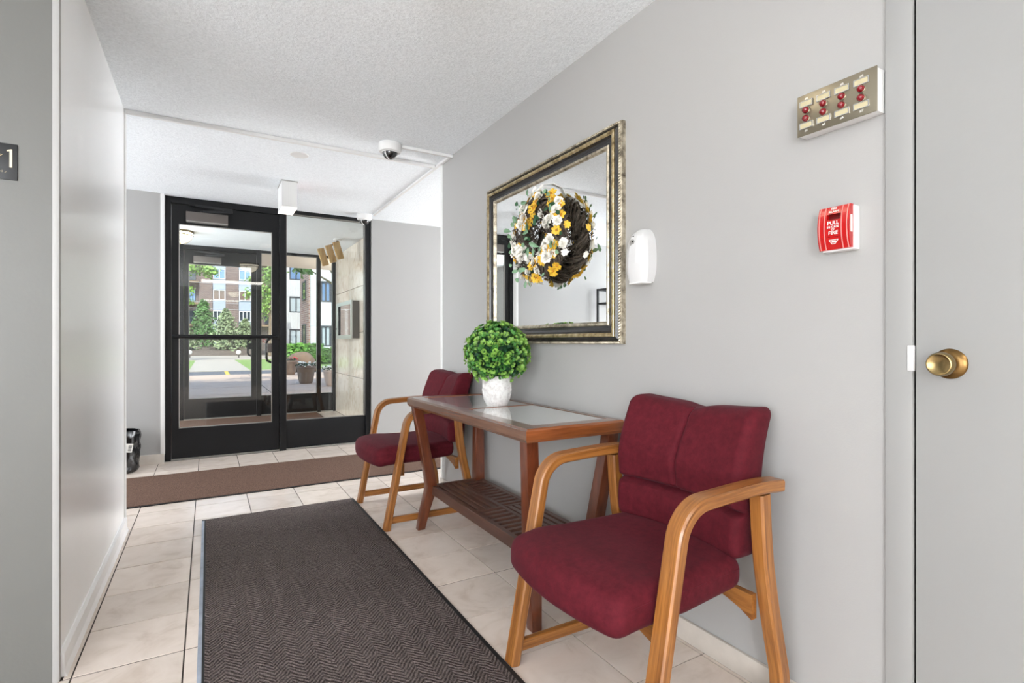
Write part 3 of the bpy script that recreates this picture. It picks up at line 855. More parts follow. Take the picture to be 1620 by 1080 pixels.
# ------------------------------------------------------------------ potted boxwood ball
px_, py_ = 1.272, 2.345
pl = empty('potted_boxwood', (px_, py_, TZ - 0.0025), 'round green artificial boxwood ball in embossed white pot on the table', 'plant')
prof = [(0.0001, 0.0), (0.050, 0.0), (0.055, 0.004), (0.066, 0.035), (0.0735, 0.075), (0.0755, 0.115), (0.0745, 0.140), (0.0775, 0.143), (0.0775, 0.150), (0.070, 0.150), (0.068, 0.130), (0.0001, 0.128)]
pz = TZ - 0.0025
pot = MB().lathe(prof, 48, (px_, py_, pz)).build('pot', 'whitewash', pl, smooth=True)
def pot_r(z):
    for (r0, z0), (r1, z1) in zip(prof[1:], prof[2:]):
        if z0 <= z <= z1 and z1 > z0: return r0 + (r1 - r0) * (z - z0) / (z1 - z0)
    return 0.07
rel = MB()
def on_pot(a, z): r = pot_r(z) + 0.001; return (px_ + r * math.cos(a), py_ + r * math.sin(a), pz + z)
for k in range(8):
    a0 = k * PI / 4 + 0.2; up = k % 2
    cz_ = 0.052 if up else 0.098; sg = 1 if up else -1
    for q in range(3):
        pts = []
        for i in range(22):
            th = i / 21 * 2.3 * PI + q * 0.35
            rr = 0.005 + 0.034 * (i / 21) * (1 - 0.22 * q)
            z = min(0.137, max(0.008, cz_ + rr * math.sin(th) * sg)); pts.append(on_pot(a0 + rr * math.cos(th) / 0.07, z))
        rel.tube(pts, 0.0019, 5)
rel.build('scroll_relief', 'whitewash', pot, smooth=True)
# crown: many rounded leaves on short sprigs
def leaf_poly(c, n_, up, L, Wd, cup=0.2):
    """a small rounded leaf as a fan of 6 verts"""
    n_ = n_.normalized(); t = up - n_ * up.dot(n_)
    if t.length < 1e-4: t = n_.orthogonal()
    t.normalize(); s = n_.cross(t)
    o = [(0, 0, 0), (0.45, 0.45, cup), (0.5, 0.85, cup), (0.0, 1.05, 0.05), (-0.5, 0.85, cup), (-0.45, 0.45, cup)]
    return [c + s * a * Wd + t * b * L + n_ * h * L * 0.5 for a, b, h in o], [(0, 1, 2, 3), (0, 3, 4, 5)]
rnd = random.Random(3)
def boxwood(cx_, cy_, cz_, rad, nspr, seed, dark):
    rr = random.Random(seed); mb = MB()
    for i in range(nspr):
        z = 1 - 2 * (i + 0.5) / nspr; a = i * 2.399963 + seed
        d = Vector((math.sqrt(1 - z * z) * math.cos(a), math.sqrt(1 - z * z) * math.sin(a), z))
        d = (d + Vector((rr.uniform(-.12, .12), rr.uniform(-.12, .12), rr.uniform(-.12, .12)))).normalized()
        if d.z < -0.80: continue
        base = Vector((cx_, cy_, cz_)) + d * rad * rr.uniform(0.86, 1.03) * (1.0 if d.z > -0.3 else 0.97)
        for k in range(5):
            side = d.orthogonal(); side.rotate(Matrix.Rotation(k * 1.2566 + rr.uniform(-.4, .4), 3, d))
            nn = (d * (0.8 if k else 1.2) - side * 0.7 + Vector((0, 0, .25))).normalized()
            vs, fs = leaf_poly(base + side * 0.003, nn, side + d * rr.uniform(.2, 0.9), rr.uniform(.0135, .0185), rr.uniform(.0125, .016), 0.22)
            mb.add(vs, fs)
    return mb
bc = (px_, py_, pz + 0.262)
boxwood(*bc, 0.161, 300, 1, False).build('bright_leaves', 'leaf_bright', pl, kind='stuff')
boxwood(*bc, 0.154, 330, 9, False).build('mid_leaves', 'leaf_green', pl, kind='stuff')
boxwood(*bc, 0.140, 420, 5, True).build('deep_leaves', 'leaf_dark', pl, kind='stuff')
MB().sphere(bc, 0.115, 16, 10).build('core', 'leaf_dark', pl, smooth=True)
MB().tube([(px_, py_, pz + 0.12), (px_, py_, pz + 0.20)], 0.012, 8).build('stem', 'bark', pl)

# ------------------------------------------------------------------ mirror
MY0, MY1, MZ0, MZ1 = 1.632, 2.822, 1.062, 1.982
mr_ = empty('wall_mirror', (XR, (MY0 + MY1) / 2, MZ0), 'large rectangular mirror in black and antique gold frame on the wall', 'mirror')
FWD = 0.098
def frame_band(prof, name, mat, smooth=False):
    """prof: closed list of (inset from the outer edge, height off the wall); swept round the rectangle with mitred corners"""
    corners = [(MY0, MZ0, 1, 1), (MY1, MZ0, -1, 1), (MY1, MZ1, -1, -1), (MY0, MZ1, 1, -1)]
    vs = []; fs = []; n = len(prof)
    for (cy_, cz_, sy, sz) in corners:
        for i, h in prof: vs.append((XR - h, cy_ + sy * i, cz_ + sz * i))
    for c in range(4):
        d = (c + 1) % 4
        for k in range(n):
            l = (k + 1) % n
            fs.append((c * n + k, c * n + l, d * n + l, d * n + k))
    return MB().add(vs, fs).build(name, mat, mr_, smooth=smooth)
frame_band([(0, 0.0), (0, .020), (.003, .026), (.012, .026), (.014, .018), (.014, 0)], 'outer_moulding', 'antique_silver')
frame_band([(.014, 0), (.014, .019), (.030, .030), (.030, 0)], 'outer_step', 'frame_black')
frame_band([(.030, 0), (.030, .038), (.033, .041), (.040, .041), (.047, .036), (.047, 0)], 'gold_band', 'antique_gold')
frame_band([(.047, 0), (.047, .035), (.055, .026), (.066, .020), (.078, .019), (.078, 0)], 'black_cove', 'frame_black')
frame_band([(.078, 0), (.078, .024), (.082, .027), (.090, .026), (.096, .019), (.096, 0)], 'inner_bead', 'antique_silver')
# twisted rope along the outer rim
rope = MB()
def rope_seg(p, q):
    p, q = Vector(p), Vector(q); L = (q - p).length; n = int(L / 0.012); t = (q - p).normalized()
    sx = Vector((-1, 0, 0)); side = t.cross(sx)
    for i in range(n):
        c = p + t * (i + 0.5) * L / n
        rope.tube([c - t * 0.006 - side * 0.004, c + sx * 0.004, c + t * 0.006 + side * 0.004], 0.0034, 5)
o_ = 0.0075; hx_ = XR - 0.026
rope_seg((hx_, MY0 + o_, MZ0 + o_), (hx_, MY1 - o_, MZ0 + o_)); rope_seg((hx_, MY1 - o_, MZ0 + o_), (hx_, MY1 - o_, MZ1 - o_))
rope_seg((hx_, MY1 - o_, MZ1 - o_), (hx_, MY0 + o_, MZ1 - o_)); rope_seg((hx_, MY0 + o_, MZ1 - o_), (hx_, MY0 + o_, MZ0 + o_))
rope.build('rope_trim', 'antique_silver', mr_, smooth=True)
g0 = 0.096
MB().box(XR - 0.016, XR - 0.002, MY0 + g0, MY1 - g0, MZ0 + g0, MZ1 - g0).build('mirror_glass', 'mirror_silver', mr_)
MGX = XR - 0.016

# ------------------------------------------------------------------ wreath hanging in front of the mirror
wc = Vector((1.405, 2.150, 1.578))
wr_ = empty('wreath', wc, 'dark twig wreath with white and yellow flowers hanging over the mirror', 'wreath')
rw = random.Random(11)
tw = MB()
RW = 0.152
for k in range(110):
    a0 = rw.uniform(0, 2 * PI); ln = rw.uniform(1.2, 3.0); off = rw.uniform(0.010, 0.060); ph = rw.uniform(0, 6.28); tws = rw.uniform(2, 5)
    pts = []
    for i in range(20):
        a = a0 + ln * i / 19; q = ph + tws * i / 19 * ln
        r = RW + off * math.cos(q); pts.append((wc.x + 0.72 * off * math.sin(q), wc.y + r * math.cos(a), wc.z + r * math.sin(a)))
    tw.tube(pts, rw.uniform(0.003, 0.0060), 5)
tw.build('twig_ring', 'twig_dark', wr_, smooth=True)
fz = MB()
for k in range(760):
    a = rw.uniform(0, 2 * PI); q = rw.uniform(0, 2 * PI)
    d = Vector((math.sin(q), math.cos(q) * math.cos(a), math.cos(q) * math.sin(a)))
    tn = Vector((0, -math.sin(a), math.cos(a)))
    c = Vector((wc.x, wc.y + RW * math.cos(a), wc.z + RW * math.sin(a))) + d * 0.050
    c.x = min(c.x, MGX - 0.012)
    e = c + (d * 0.5 + tn * rw.uniform(-1.4, 1.4)).normalized() * rw.uniform(0.014, 0.028); e.x = min(e.x, MGX - 0.004)
    fz.tube([c, e], [0.0026, 0.0008], 4)
fz.build('twig_ends', 'twig_dark', wr_, kind='stuff')
def flower(c, n_, r, petals, layers, mat, eye, nm):
    n_ = n_.normalized(); s = n_.orthogonal().normalized(); mb = MB(); ph = rw.uniform(0, 6)
    for ly in range(layers):
        for k in range(petals):
            d = s.copy(); d.rotate(Matrix.Rotation(ph + 2 * PI * (k + 0.5 * (ly % 2)) / petals, 3, n_))
            tilt = 0.05 + 0.50 * ly if layers > 1 else 0.22
            tilt += rw.uniform(-.12, .12)
            dd = (d + n_ * tilt).normalized()
            nn = (n_ - d * tilt).normalized()
            L = r * (1 - 0.16 * ly) * rw.uniform(0.88, 1.08); vs, fs = leaf_poly(c + n_ * 0.003 * ly, nn, dd, L, L * (0.60 if layers == 1 else 0.62), 0.16)
            mb.add(vs, fs)
    o = mb.build(nm, mat, wr_)
    if eye:
        MB().sphere(c + n_ * 0.003, r * 0.22, 8, 5).build('flower_eye', 'flower_eye', o, smooth=True)
    return o
# clusters of one kind, scattered over the front half of the ring (angle 0 points along +Y, 90 up)
def put(a, off, kd):
    ar = R(a); r = RW + off; out = off / 0.06
    n_ = Vector((-1.0, 0.75 * out * math.cos(ar), 0.75 * out * math.sin(ar))) + Vector((0, rw.uniform(-.35, .35), rw.uniform(-.35, .35)))
    c = Vector((wc.x - 0.050 + 0.036 * abs(out) ** 1.5, wc.y + r * math.cos(ar), wc.z + r * math.sin(ar)))
    if kd == 'w': flower(c, n_, rw.uniform(0.024, 0.033), 9, 5, 'petal_white', False, 'white_flower')
    else: flower(c, n_, rw.uniform(0.024, 0.031), 7, 1, 'petal_yellow', True, 'yellow_flower')
a = 4.0
turn = 0
while a < 362:
    kd = 'wyw'[turn % 3]
    for q in range(rw.choice([2, 3, 3])):
        put(a + rw.uniform(-9, 9), rw.choice([-0.045, -0.02, 0.012, 0.040, 0.062]) + rw.uniform(-.008, .008), rw.choice('wyy') if rw.random() < 0.6 else kd)
    a += rw.uniform(9, 12); turn += 1
for k in range(84):
    a = rw.uniform(0, 2 * PI); rr = rw.choice([RW - 0.05, RW + 0.055, RW + 0.065, RW + 0.03, RW])
    c = Vector((wc.x - rw.uniform(0.030, 0.055), wc.y + rr * math.cos(a), wc.z + rr * math.sin(a)))
    sg = 1 if rr >= RW else -1
    t = Vector((rw.uniform(-.6, .1), sg * math.cos(a) + rw.uniform(-.9, .9), sg * math.sin(a) + rw.uniform(-.9, .9)))
    big = rw.random() < .4
    L = rw.uniform(.040, .060) if big else rw.uniform(.018, .028)
    vs, fs = leaf_poly(c, Vector((-1, rw.uniform(-.5, .5), rw.uniform(-.5, .5))), t, L, L * (0.42 if big else .85), 0.15)
    MB().add(vs, fs).build('leaf', 'leaf_sage' if k % 3 else 'leaf_dark', wr_)
# a few flowers on the outer rim, seen again in the mirror
for k in range(11):
    a = R(k * 33 + 8); r = RW + 0.064
    c = Vector((wc.x + 0.006, wc.y + r * math.cos(a), wc.z + r * math.sin(a)))
    flower(c, Vector((-0.2, math.cos(a), math.sin(a))), 0.020, 7, 1, 'petal_yellow' if k % 2 else 'petal_white', False, 'rim_flower')
rb = MB()
rb.ribbon([(wc.x - .012, wc.y, wc.z + .17), (wc.x - .02, wc.y - .004, wc.z + .215), (wc.x + .01, wc.y - .006, wc.z + .262), (MGX - .004, wc.y - .006, wc.z + .275)], 0.012, 0.0012, (0, 1, .1))
rb.ribbon([(wc.x - .03, wc.y + .012, wc.z + .20), (wc.x - .028, wc.y + .02, wc.z + .232), (wc.x - .02, wc.y + .004, wc.z + .25)], 0.008, 0.0012, (0, .6, .5))
rb.build('ribbon', 'ribbon_white', wr_)

# ------------------------------------------------------------------ air freshener
ay, az0, az1 = 1.512, 1.302, 1.506
af = empty('air_freshener', (XR, ay, az0), 'white wall mounted automatic air freshener dispenser beside the mirror', 'dispenser')
def af_outline(z):
    t = (z - az0) / (az1 - az0)
    hw = 0.044 + 0.009 * math.sin(PI * min(1, t * 1.15)) - 0.022 * max(0, (t - 0.80) / 0.2) ** 2 - 0.006 * max(0, (0.2 - t) / 0.2)
    dp = 0.052 + 0.026 * math.sin(PI * (0.12 + 0.8 * t)) - 0.022 * max(0, (t - 0.82) / 0.18) ** 2
    rd = 0.010 + 0.016 * t
    return hw, dp, rd
vs, fs = [], []; N = 16; nprof = 13
for i in range(N + 1):
    z = az0 + (az1 - az0) * i / N; hw, dp, rd = af_outline(z)
    # cross-section from wall round the front: facetted centre ridge
    ring = [(0, -hw), (dp * 0.30, -hw), (dp * 0.55, -hw * 0.99), (dp * 0.80, -hw * 0.86), (dp * 0.88, -hw * 0.74), (dp * 0.985, -hw * 0.36), (dp, 0), (dp * 0.985, hw * 0.36), (dp * 0.88, hw * 0.74), (dp * 0.80, hw * 0.86), (dp * 0.55, hw * 0.99), (dp * 0.30, hw), (0, hw)]
    sl = max(0.0, 0.5 - (z - az0) / (az1 - az0)); ring = [(p, q + (0.030 * sl * (p / dp) ** 3 if q > -hw * 0.9 else 0)) for p, q in ring]
    vs += [(XR - p, ay + q, z) for p, q in ring]
for i in range(N):
    for k in range(nprof - 1): fs.append((i * nprof + k, i * nprof + k + 1, (i + 1) * nprof + k + 1, (i + 1) * nprof + k))
fs.append(tuple(range(nprof))); fs.append(tuple(N * nprof + k for k in range(nprof))[::-1])
MB().add(vs, fs).build('housing', 'dispenser_white', af, smooth=True, angle=17)
zz = az0 + 0.155; dpz = af_outline(zz)[1]
rec = MB().lathe([(0.0001, -0.0008), (0.012, -0.0022), (0.0135, 0.001)], 24, (XR - dpz, ay + 0.006, zz - 0.004), 'X').build('spray_recess', 'bead_metal', af, smooth=True)
MB().lathe([(0.0001, -0.004), (0.0032, -0.004), (0.0032, 0.002)], 12, (XR - dpz, ay + 0.001, zz), 'X').build('nozzle', 'print_black', rec)
for dy in (-0.004, 0.005):
    MB().lathe([(0.0001, -0.0015), (0.0016, -0.0015), (0.0016, 0.002)], 8, (XR - af_outline(zz + .022)[1], ay + 0.008 + dy, zz + 0.022), 'X').build('sensor', 'print_black', af)
MB().box(XR - 0.060, XR - 0.008, ay - 0.036, ay + 0.036, az0 - 0.006, az0 + 0.002).build('base_lip', 'trim_white', af, bevel=0.003)

# ------------------------------------------------------------------ annunciator box with red lamps
by0, by1, bz0, bz1 = 0.674, 0.879, 1.648, 1.762
an = empty('indicator_panel', (XR, (by0 + by1) / 2, bz0), 'brushed steel indicator panel with eight red lamps on a white box', 'panel')
MB().box(XR - 0.040, XR, by0 + 0.002, by1 - 0.002, bz0 + 0.002, bz1 - 0.002).build('back_box', 'white_plastic', an, bevel=0.002)
fp = MB().box(XR - 0.0435, XR - 0.040, by0, by1, bz0, bz1).build('face_plate', 'steel', an, bevel=0.0012)
FX = XR - 0.0435
nums_top = ['#2', '#4', '#6', '#8']; nums_bot = ['#1', '#3', '#5', '#7']
for k in range(4):
    y = by1 - 0.0265 - k * 0.0475
    for dz in (0.0115, -0.0115):
        l = MB().lathe([(0.0001, -0.012), (0.004, -0.0112), (0.0072, -0.0085), (0.0088, -0.004), (0.0090, 0.0)], 20, (FX - 0.002, y, (bz0 + bz1) / 2 + dz), 'X').build('red_lamp', 'ruby_lens', fp, smooth=True)
        MB().lathe([(0.0088, -0.003), (0.0104, -0.0025), (0.0106, 0.0), (0.0088, 0.0)], 20, (FX, y, (bz0 + bz1) / 2 + dz), 'X', cap=False).build('bezel', 'steel', fp, smooth=True)
    for sg, nm in ((1, nums_top[k]), (-1, nums_bot[k])):
        zc = (bz0 + bz1) / 2 + sg * 0.0305
        h = MB(); x1_, x0_ = FX, FX - 0.003
        h.box(x0_, x1_, y - 0.0185, y + 0.0185, zc + 0.0065, zc + 0.0085); h.box(x0_, x1_, y - 0.0185, y + 0.0185, zc - 0.0085, zc - 0.0065)
        h.box(x0_, x1_, y - 0.0185, y - 0.0160, zc - 0.0065, zc + 0.0065); h.box(x0_, x1_, y + 0.0160, y + 0.0185, zc - 0.0065, zc + 0.0065)
        hh = h.build('label_holder', 'chrome', fp)
        MB().box(FX - 0.0012, FX, y - 0.016, y + 0.016, zc - 0.0065, zc + 0.0065).build('paper_label', 'label_paper', hh)
        text('number', nm, 0.0085, 'print_white', fp, face_minus_x((FX - 0.0003, y, (bz0 + bz1) / 2 + sg * 0.0445)), 0.0002)

# ------------------------------------------------------------------ fire alarm pull station
py0, py1, pz0, pz1 = 0.737, 0.818, 1.318, 1.432
ps = empty('fire_alarm', (XR, (py0 + py1) / 2, pz0), 'red fire alarm pull station with white lettering on white back box', 'fire alarm')
MB().box(XR - 0.030, XR, py0 - 0.002, py1 - 0.002, pz0 - 0.004, pz1 - 0.002).build('back_box', 'white_plastic', ps, bevel=0.003)
# curved red cover: bulging profile
def cover_x(z):
    t = (z - pz0) / (pz1 - pz0)
    return XR - 0.032 - 0.019 * math.sin(PI * min(1.0, 0.10 + 0.80 * t)) ** 0.8
prof_c = [(XR - 0.029, pz0)] + [(cover_x(pz0 + (pz1 - pz0) * k / 16), pz0 + (pz1 - pz0) * k / 16) for k in range(17)] + [(XR - 0.029, pz1)]
W1, W2 = py0 + 0.023, py1 - 0.023
cover = MB(); cover.prism(prof_c, 'Y', py0, W1); cover.prism(prof_c, 'Y', W2, py1)
cover = cover.build('cover', 'fire_red', ps)
def strip(z0, z1, dx, name, mat, par, y0_=W1, y1_=W2):
    pr = [(XR - 0.029, z0)] + [(cover_x(z0 + (z1 - z0) * k / 8) + dx, z0 + (z1 - z0) * k / 8) for k in range(9)] + [(XR - 0.029, z1)]
    return MB().prism(pr, 'Y', y0_, y1_).build(name, mat, par)
strip(pz1 - 0.020, pz1, 0.001, 'cover_top', 'fire_red', ps)
strip(pz1 - 0.036, pz1 - 0.020, 0.013, 'finger_recess', 'fire_red_shaded', ps)  # darker red puts the shade of the recess into its colour
handle = strip(pz0 + 0.033, pz1 - 0.036, 0.002, 'pull_handle', 'fire_red', ps)
strip(pz0, pz0 + 0.032, 0.002, 'cover_bottom', 'fire_red', ps)
for yy in (py0 + 0.005, py0 + 0.0185, py1 - 0.0185, py1 - 0.005):
    pts = [(cover_x(pz0 + (pz1 - pz0) * k / 16) - 0.0006, yy, pz0 + (pz1 - pz0) * k / 16) for k in range(17)]
    MB().ribbon(pts, 0.0011, 0.0013, (0, 1, 0)).build('pale_ridge', 'ridge_pink', cover)
def ptext(s, size, z, dx=-0.0012):
    text('lettering', s, size, 'print_white', ps, face_minus_x((cover_x(z) + dx + 0.002, (py0 + py1) / 2, z)), 0.0006)
ptext('FIRE', 0.008, pz1 - 0.006, -0.004); ptext('ALARM', 0.008, pz1 - 0.0145, -0.003)
zc0 = pz1 - 0.045
ptext('PULL', 0.0135, zc0); ptext('IN CASE', 0.0085, zc0 - 0.0105); ptext('OF', 0.0075, zc0 - 0.0175); ptext('FIRE', 0.0135, zc0 - 0.0265)
lx = cover_x(pz0 + 0.02) + 0.0005; ycp = (py0 + py1) / 2
tri = MB()
for (a, b) in (((-.012, .008), (.012, .008)), ((.012, .008), (.004, -.003)), ((.004, -.003), (-.004, -.003)), ((-.004, -.003), (-.012, .008))):
    tri.tube([(lx - 0.001, ycp + a[0], pz0 + .017 + a[1]), (lx - 0.001, ycp + b[0], pz0 + .017 + b[1])], 0.0008, 5)
tri.box(lx - 0.001, lx + 0.002, ycp - 0.005, ycp + 0.005, pz0 + 0.018, pz0 + 0.0225)
tri.build('emblem', 'print_white', ps)
for yy in (py0 + 0.012, py1 - 0.012):
    MB().prism([(yy - 0.005, pz0 + 0.030), (yy + 0.005, pz0 + 0.034), (yy, pz0 + 0.040), (yy - 0.006, pz0 + 0.037)], 'X', cover_x(pz0 + 0.034) - 0.002, cover_x(pz0 + 0.034) + 0.002).build('arrow', 'fire_red', cover)
MB().box(XR - 0.0425, XR - 0.0345, py0 - 0.0006, py0 + 0.001, pz0 + 0.040, pz0 + 0.085).build('side_sticker', 'print_white', ps)

# ------------------------------------------------------------------ lift floor sign (star and 1)
sy_ = 2.145
sgn = empty('floor_sign', (-0.56, sy_, 1.565), 'black square floor plate with raised star and number 1 on grey wall', 'sign')
MB().box(-0.622, -0.503, sy_ - 0.004, sy_, 1.563, 1.672).build('plate', 'sign_black', sgn, bevel=0.001)
cst = Vector((-0.5655, sy_ - 0.0055, 1.627)); R1, R2 = 0.030, 0.0125
sp_ = [(cst.x + (R1 if k % 2 == 0 else R2) * math.sin(k * PI / 5), cst.y, cst.z + (R1 if k % 2 == 0 else R2) * math.cos(k * PI / 5)) for k in range(10)]
MB().tube(sp_, 0.0019, 5, closed=True).build('star', 'sign_gold', sgn)
one = MB().prism([(-0.5205, 1.6000), (-0.5145, 1.6000), (-0.5145, 1.6545), (-0.5175, 1.6545), (-0.5265, 1.6510), (-0.5265, 1.6475), (-0.5205, 1.6490)], 'Y', sy_ - 0.0065, sy_ - 0.004).build('numeral', 'sign_gold', sgn)
br_ = MB()
for (bx_, bz_) in ((-0.552, 1.589), (-0.5485, 1.589), (-0.5405, 1.5865), (-0.5375, 1.5885), (-0.5375, 1.5845), (-0.531, 1.583), (-0.529, 1.5855)):
    br_.sphere((bx_, sy_ - 0.0045, bz_), 0.0010, 6, 4)
br_.build('braille_dots', 'sign_gold', sgn)

# ------------------------------------------------------------------ ceiling things
def dome_cam(x, y, sc_, label):
    t = empty('security_camera', (x, y, CEIL), label, 'camera', 'dome cameras on the ceiling')
    k = sc_
    MB().lathe([(0.0001, 0), (0.073 * k, 0), (0.0755 * k, -0.004), (0.0755 * k, -0.042 * k), (0.068 * k, -0.056 * k), (0.054 * k, -0.060 * k), (0.0001, -0.058 * k)], 40, (x, y, CEIL)).build('housing', 'white_plastic', t, smooth=True, angle=40)
    MB().lathe([(0.0001, -0.104 * k)] + [(0.050 * k * math.sin(R(8 + q * 8.2)), (-0.058 - 0.046 * math.cos(R(8 + q * 8.2))) * k) for q in range(11)], 32, (x, y, CEIL)).build('dome_glass', 'camera_glass', t, smooth=True, angle=60)
    MB().tube([(x + 0.053 * k * math.cos(a * PI / 14), y + 0.053 * k * math.sin(a * PI / 14), CEIL - 0.060 * k) for a in range(28)], 0.0035 * k, 6, closed=True).build('ring', 'white_plastic', t, smooth=True)
    MB().tube([(x + 0.0495 * k * math.cos(R(215)) * math.sin(R(q)), y + 0.0495 * k * math.sin(R(215)) * math.sin(R(q)), CEIL - (0.058 + 0.046 * math.cos(R(q))) * k) for q in range(8, 90, 8)], 0.004 * k, 6).build('shroud_rim', 'white_plastic', t, smooth=True)
dome_cam(1.045, 3.415, 1.0, 'white dome security camera with short cable channel to the mirror wall')
dome_cam(1.395, 5.440, 1.0, 'white dome security camera above the corner of the glass side window')
# cable channels
MB().box(XL, XR - 0.03, 3.650, 3.676, CEIL - 0.022, CEIL).build('cable_channel', 'white_plastic', bevel=0.003, label='long white cable channel running across the ceiling from the left pier', cat='cable channel', group='white cable channels')
MB().box(1.12, XR, 3.392, 3.414, CEIL - 0.020, CEIL).build('cable_channel', 'white_plastic', bevel=0.003, label='short white cable channel between the near dome camera and the wall', cat='cable channel', group='white cable channels')
MB().box(XR - 0.024, XR - 0.002, 3.413, 5.38, CEIL - 0.018, CEIL).build('cable_channel', 'white_plastic', bevel=0.003, label='white cable channel leading to the dome camera over the entrance', cat='cable channel', group='white cable channels')
# round cover plate
MB().lathe([(0.0001, -0.006), (0.058, -0.006), (0.062, -0.003), (0.062, 0)], 32, (0.555, 3.93, CEIL)).build('ceiling_cover_plate', 'white_plastic', smooth=True, label='flat round white cover plate on the ceiling before the exit sign', cat='cover plate')
# exit sign, seen edge-on
ex = empty('exit_sign', (0.575, 4.72, CEIL), 'white box exit sign hanging edge on under the foyer ceiling', 'sign')
ex0, ex1, ey0, ey1, ez0, ez1 = 0.517, 0.632, 4.60, 4.87, CEIL - 0.215, CEIL - 0.006
MB().box(ex0 - 0.004, ex1 + 0.004, ey0 - 0.004, ey1 + 0.004, CEIL - 0.008, CEIL).build('mounting_plate', 'bead_metal', ex)
for ya_, yb_ in ((ey0, ey0 + 0.014), (ey1 - 0.014, ey1)): MB().box(ex0 + 0.008, ex1 - 0.008, ya_, yb_, ez0, ez1).build('end_cap', 'light_acrylic', ex)
e_t = MB().box(ex0, ex1, ey0, ey1, ez0 - 0.004, ez0).build('bottom_diffuser', 'exit_diffuser', ex)
for xx, s in ((ex0, -1), (ex1, 1)):
    fpn = MB().box(min(xx, xx - s * 0.008), max(xx, xx - s * 0.008), ey0, ey1, ez0, ez1).build('face_panel', 'white_plastic', ex)
    mt = (face_minus_x if s < 0 else face_plus_x)((xx + s * 0.0006, (ey0 + ey1) / 2, (ez0 + ez1) / 2))
    if s > 0: text('lettering', 'EXIT', 0.115, 'exit_red', fpn, mt, 0.0005)
for q in range(6):
    xx = ex0 + 0.014 + q * 0.0174
    MB().box(xx - 0.0015, xx + 0.0015, ey0 - 0.002, ey0, ez0, ez1).build('end_rib', 'white_plastic', ex)
# flush brass ceiling lamps
def flush_lamp(x, y, zc, label):
    t = empty('ceiling_lamp', (x, y, zc), label, 'lamp', 'brass flush ceiling lamps')
    MB().lathe([(0.0001, 0), (0.150, 0), (0.155, -0.012), (0.150, -0.022), (0.0001, -0.022)], 36, (x, y, zc)).build('canopy', 'brass', t, smooth=True)
    MB().lathe([(0.0001, -0.150), (0.04, -0.146), (0.09, -0.122), (0.130, -0.082), (0.142, -0.050), (0.142, -0.022)], 36, (x, y, zc)).build('shade', 'lamp_glass', t, smooth=True)
    MB().tube([(x + 0.144 * math.cos(a * PI / 18), y + 0.144 * math.sin(a * PI / 18), zc - 0.052) for a in range(36)], 0.006, 6, closed=True).build('rim', 'brass', t, smooth=True)
    for a in range(4):
        an_ = a * PI / 2 + 0.4
        MB().tube([(x + r * math.cos(an_), y + r * math.sin(an_), zc - z) for r, z in ((0.146, 0.03), (0.146, 0.052), (0.134, 0.085), (0.092, 0.126), (0.04, 0.150), (0.0, 0.155))], 0.0045, 6).build('strap', 'brass', t, smooth=True)
    MB().lathe([(0.0001, -0.172), (0.010, -0.168), (0.012, -0.158), (0.006, -0.150)], 12, (x, y, zc)).build('finial', 'brass', t, smooth=True)
    return t
flush_lamp(0.60, 1.50, CEIL, 'brass and cream glass flush ceiling lamp above the hall')
flush_lamp(2.95, 10.1, 2.60, 'unseen brass and cream glass flush lamp added under the canopy as fill light')  # fitting for the added soffit fill light
flush_lamp(-0.30, 7.45, CEIL + 0.02, 'brass and cream glass flush ceiling lamp in the glazed vestibule')
# ceiling light panels (lobby behind the camera, foyer arms)
labs = ['white framed rectangular ceiling light panel over the hall behind the camera']
for (x, y, e), lb in zip(PANELS, labs):
    t = empty('light_panel', (x, y, CEIL), lb, 'ceiling light', 'rectangular ceiling light panels')
    f = MB(); f.box(x - 0.60, x + 0.60, y - 0.33, y - 0.30, CEIL - 0.06, CEIL); f.box(x - 0.60, x + 0.60, y + 0.30, y + 0.33, CEIL - 0.06, CEIL)
    f.box(x - 0.60, x - 0.57, y - 0.30, y + 0.30, CEIL - 0.06, CEIL); f.box(x + 0.57, x + 0.60, y - 0.30, y + 0.30, CEIL - 0.06, CEIL); f.build('frame', 'trim_white', t)
    MB().box(x - 0.57, x + 0.57, y - 0.30, y + 0.30, CEIL - 0.056, CEIL - 0.05).build('diffuser', 'panel_diffuser', t)

# made-up windows added to light lobby, foyer arms and vestibule (outside the picture): frame and glowing panes
for n, (loc, ww, hh, e, rot) in enumerate(FILL_WINDOWS):
    wn = empty('window_%d' % (n + 3), (loc[0], loc[1], loc[2] - hh / 2), kind=ST)  # added light source shaped as a window
    def wbox(a0, a1, z0, z1, t0, t1):
        if n == 0: return MB().box(loc[0] + a0, loc[0] + a1, loc[1] - t1, loc[1] - t0, loc[2] + z0, loc[2] + z1)
        sx = 1 if loc[0] > 0 else -1
        x0_, x1_ = sorted((loc[0] + sx * t0, loc[0] + sx * t1))
        return MB().box(x0_, x1_, loc[1] + a0, loc[1] + a1, loc[2] + z0, loc[2] + z1)
    wbox(-ww / 2, ww / 2, -hh / 2, hh / 2, 0.002, 0.006).build('pane', 'fill_pane', wn)
    for (a0, a1, z0, z1) in ((-ww / 2 - .05, ww / 2 + .05, hh / 2, hh / 2 + .05), (-ww / 2 - .05, ww / 2 + .05, -hh / 2 - .05, -hh / 2), (-ww / 2 - .05, -ww / 2, -hh / 2, hh / 2), (ww / 2, ww / 2 + .05, -hh / 2, hh / 2)):
        wbox(a0, a1, z0, z1, -0.02, 0.008).build('frame', 'trim_white', wn)

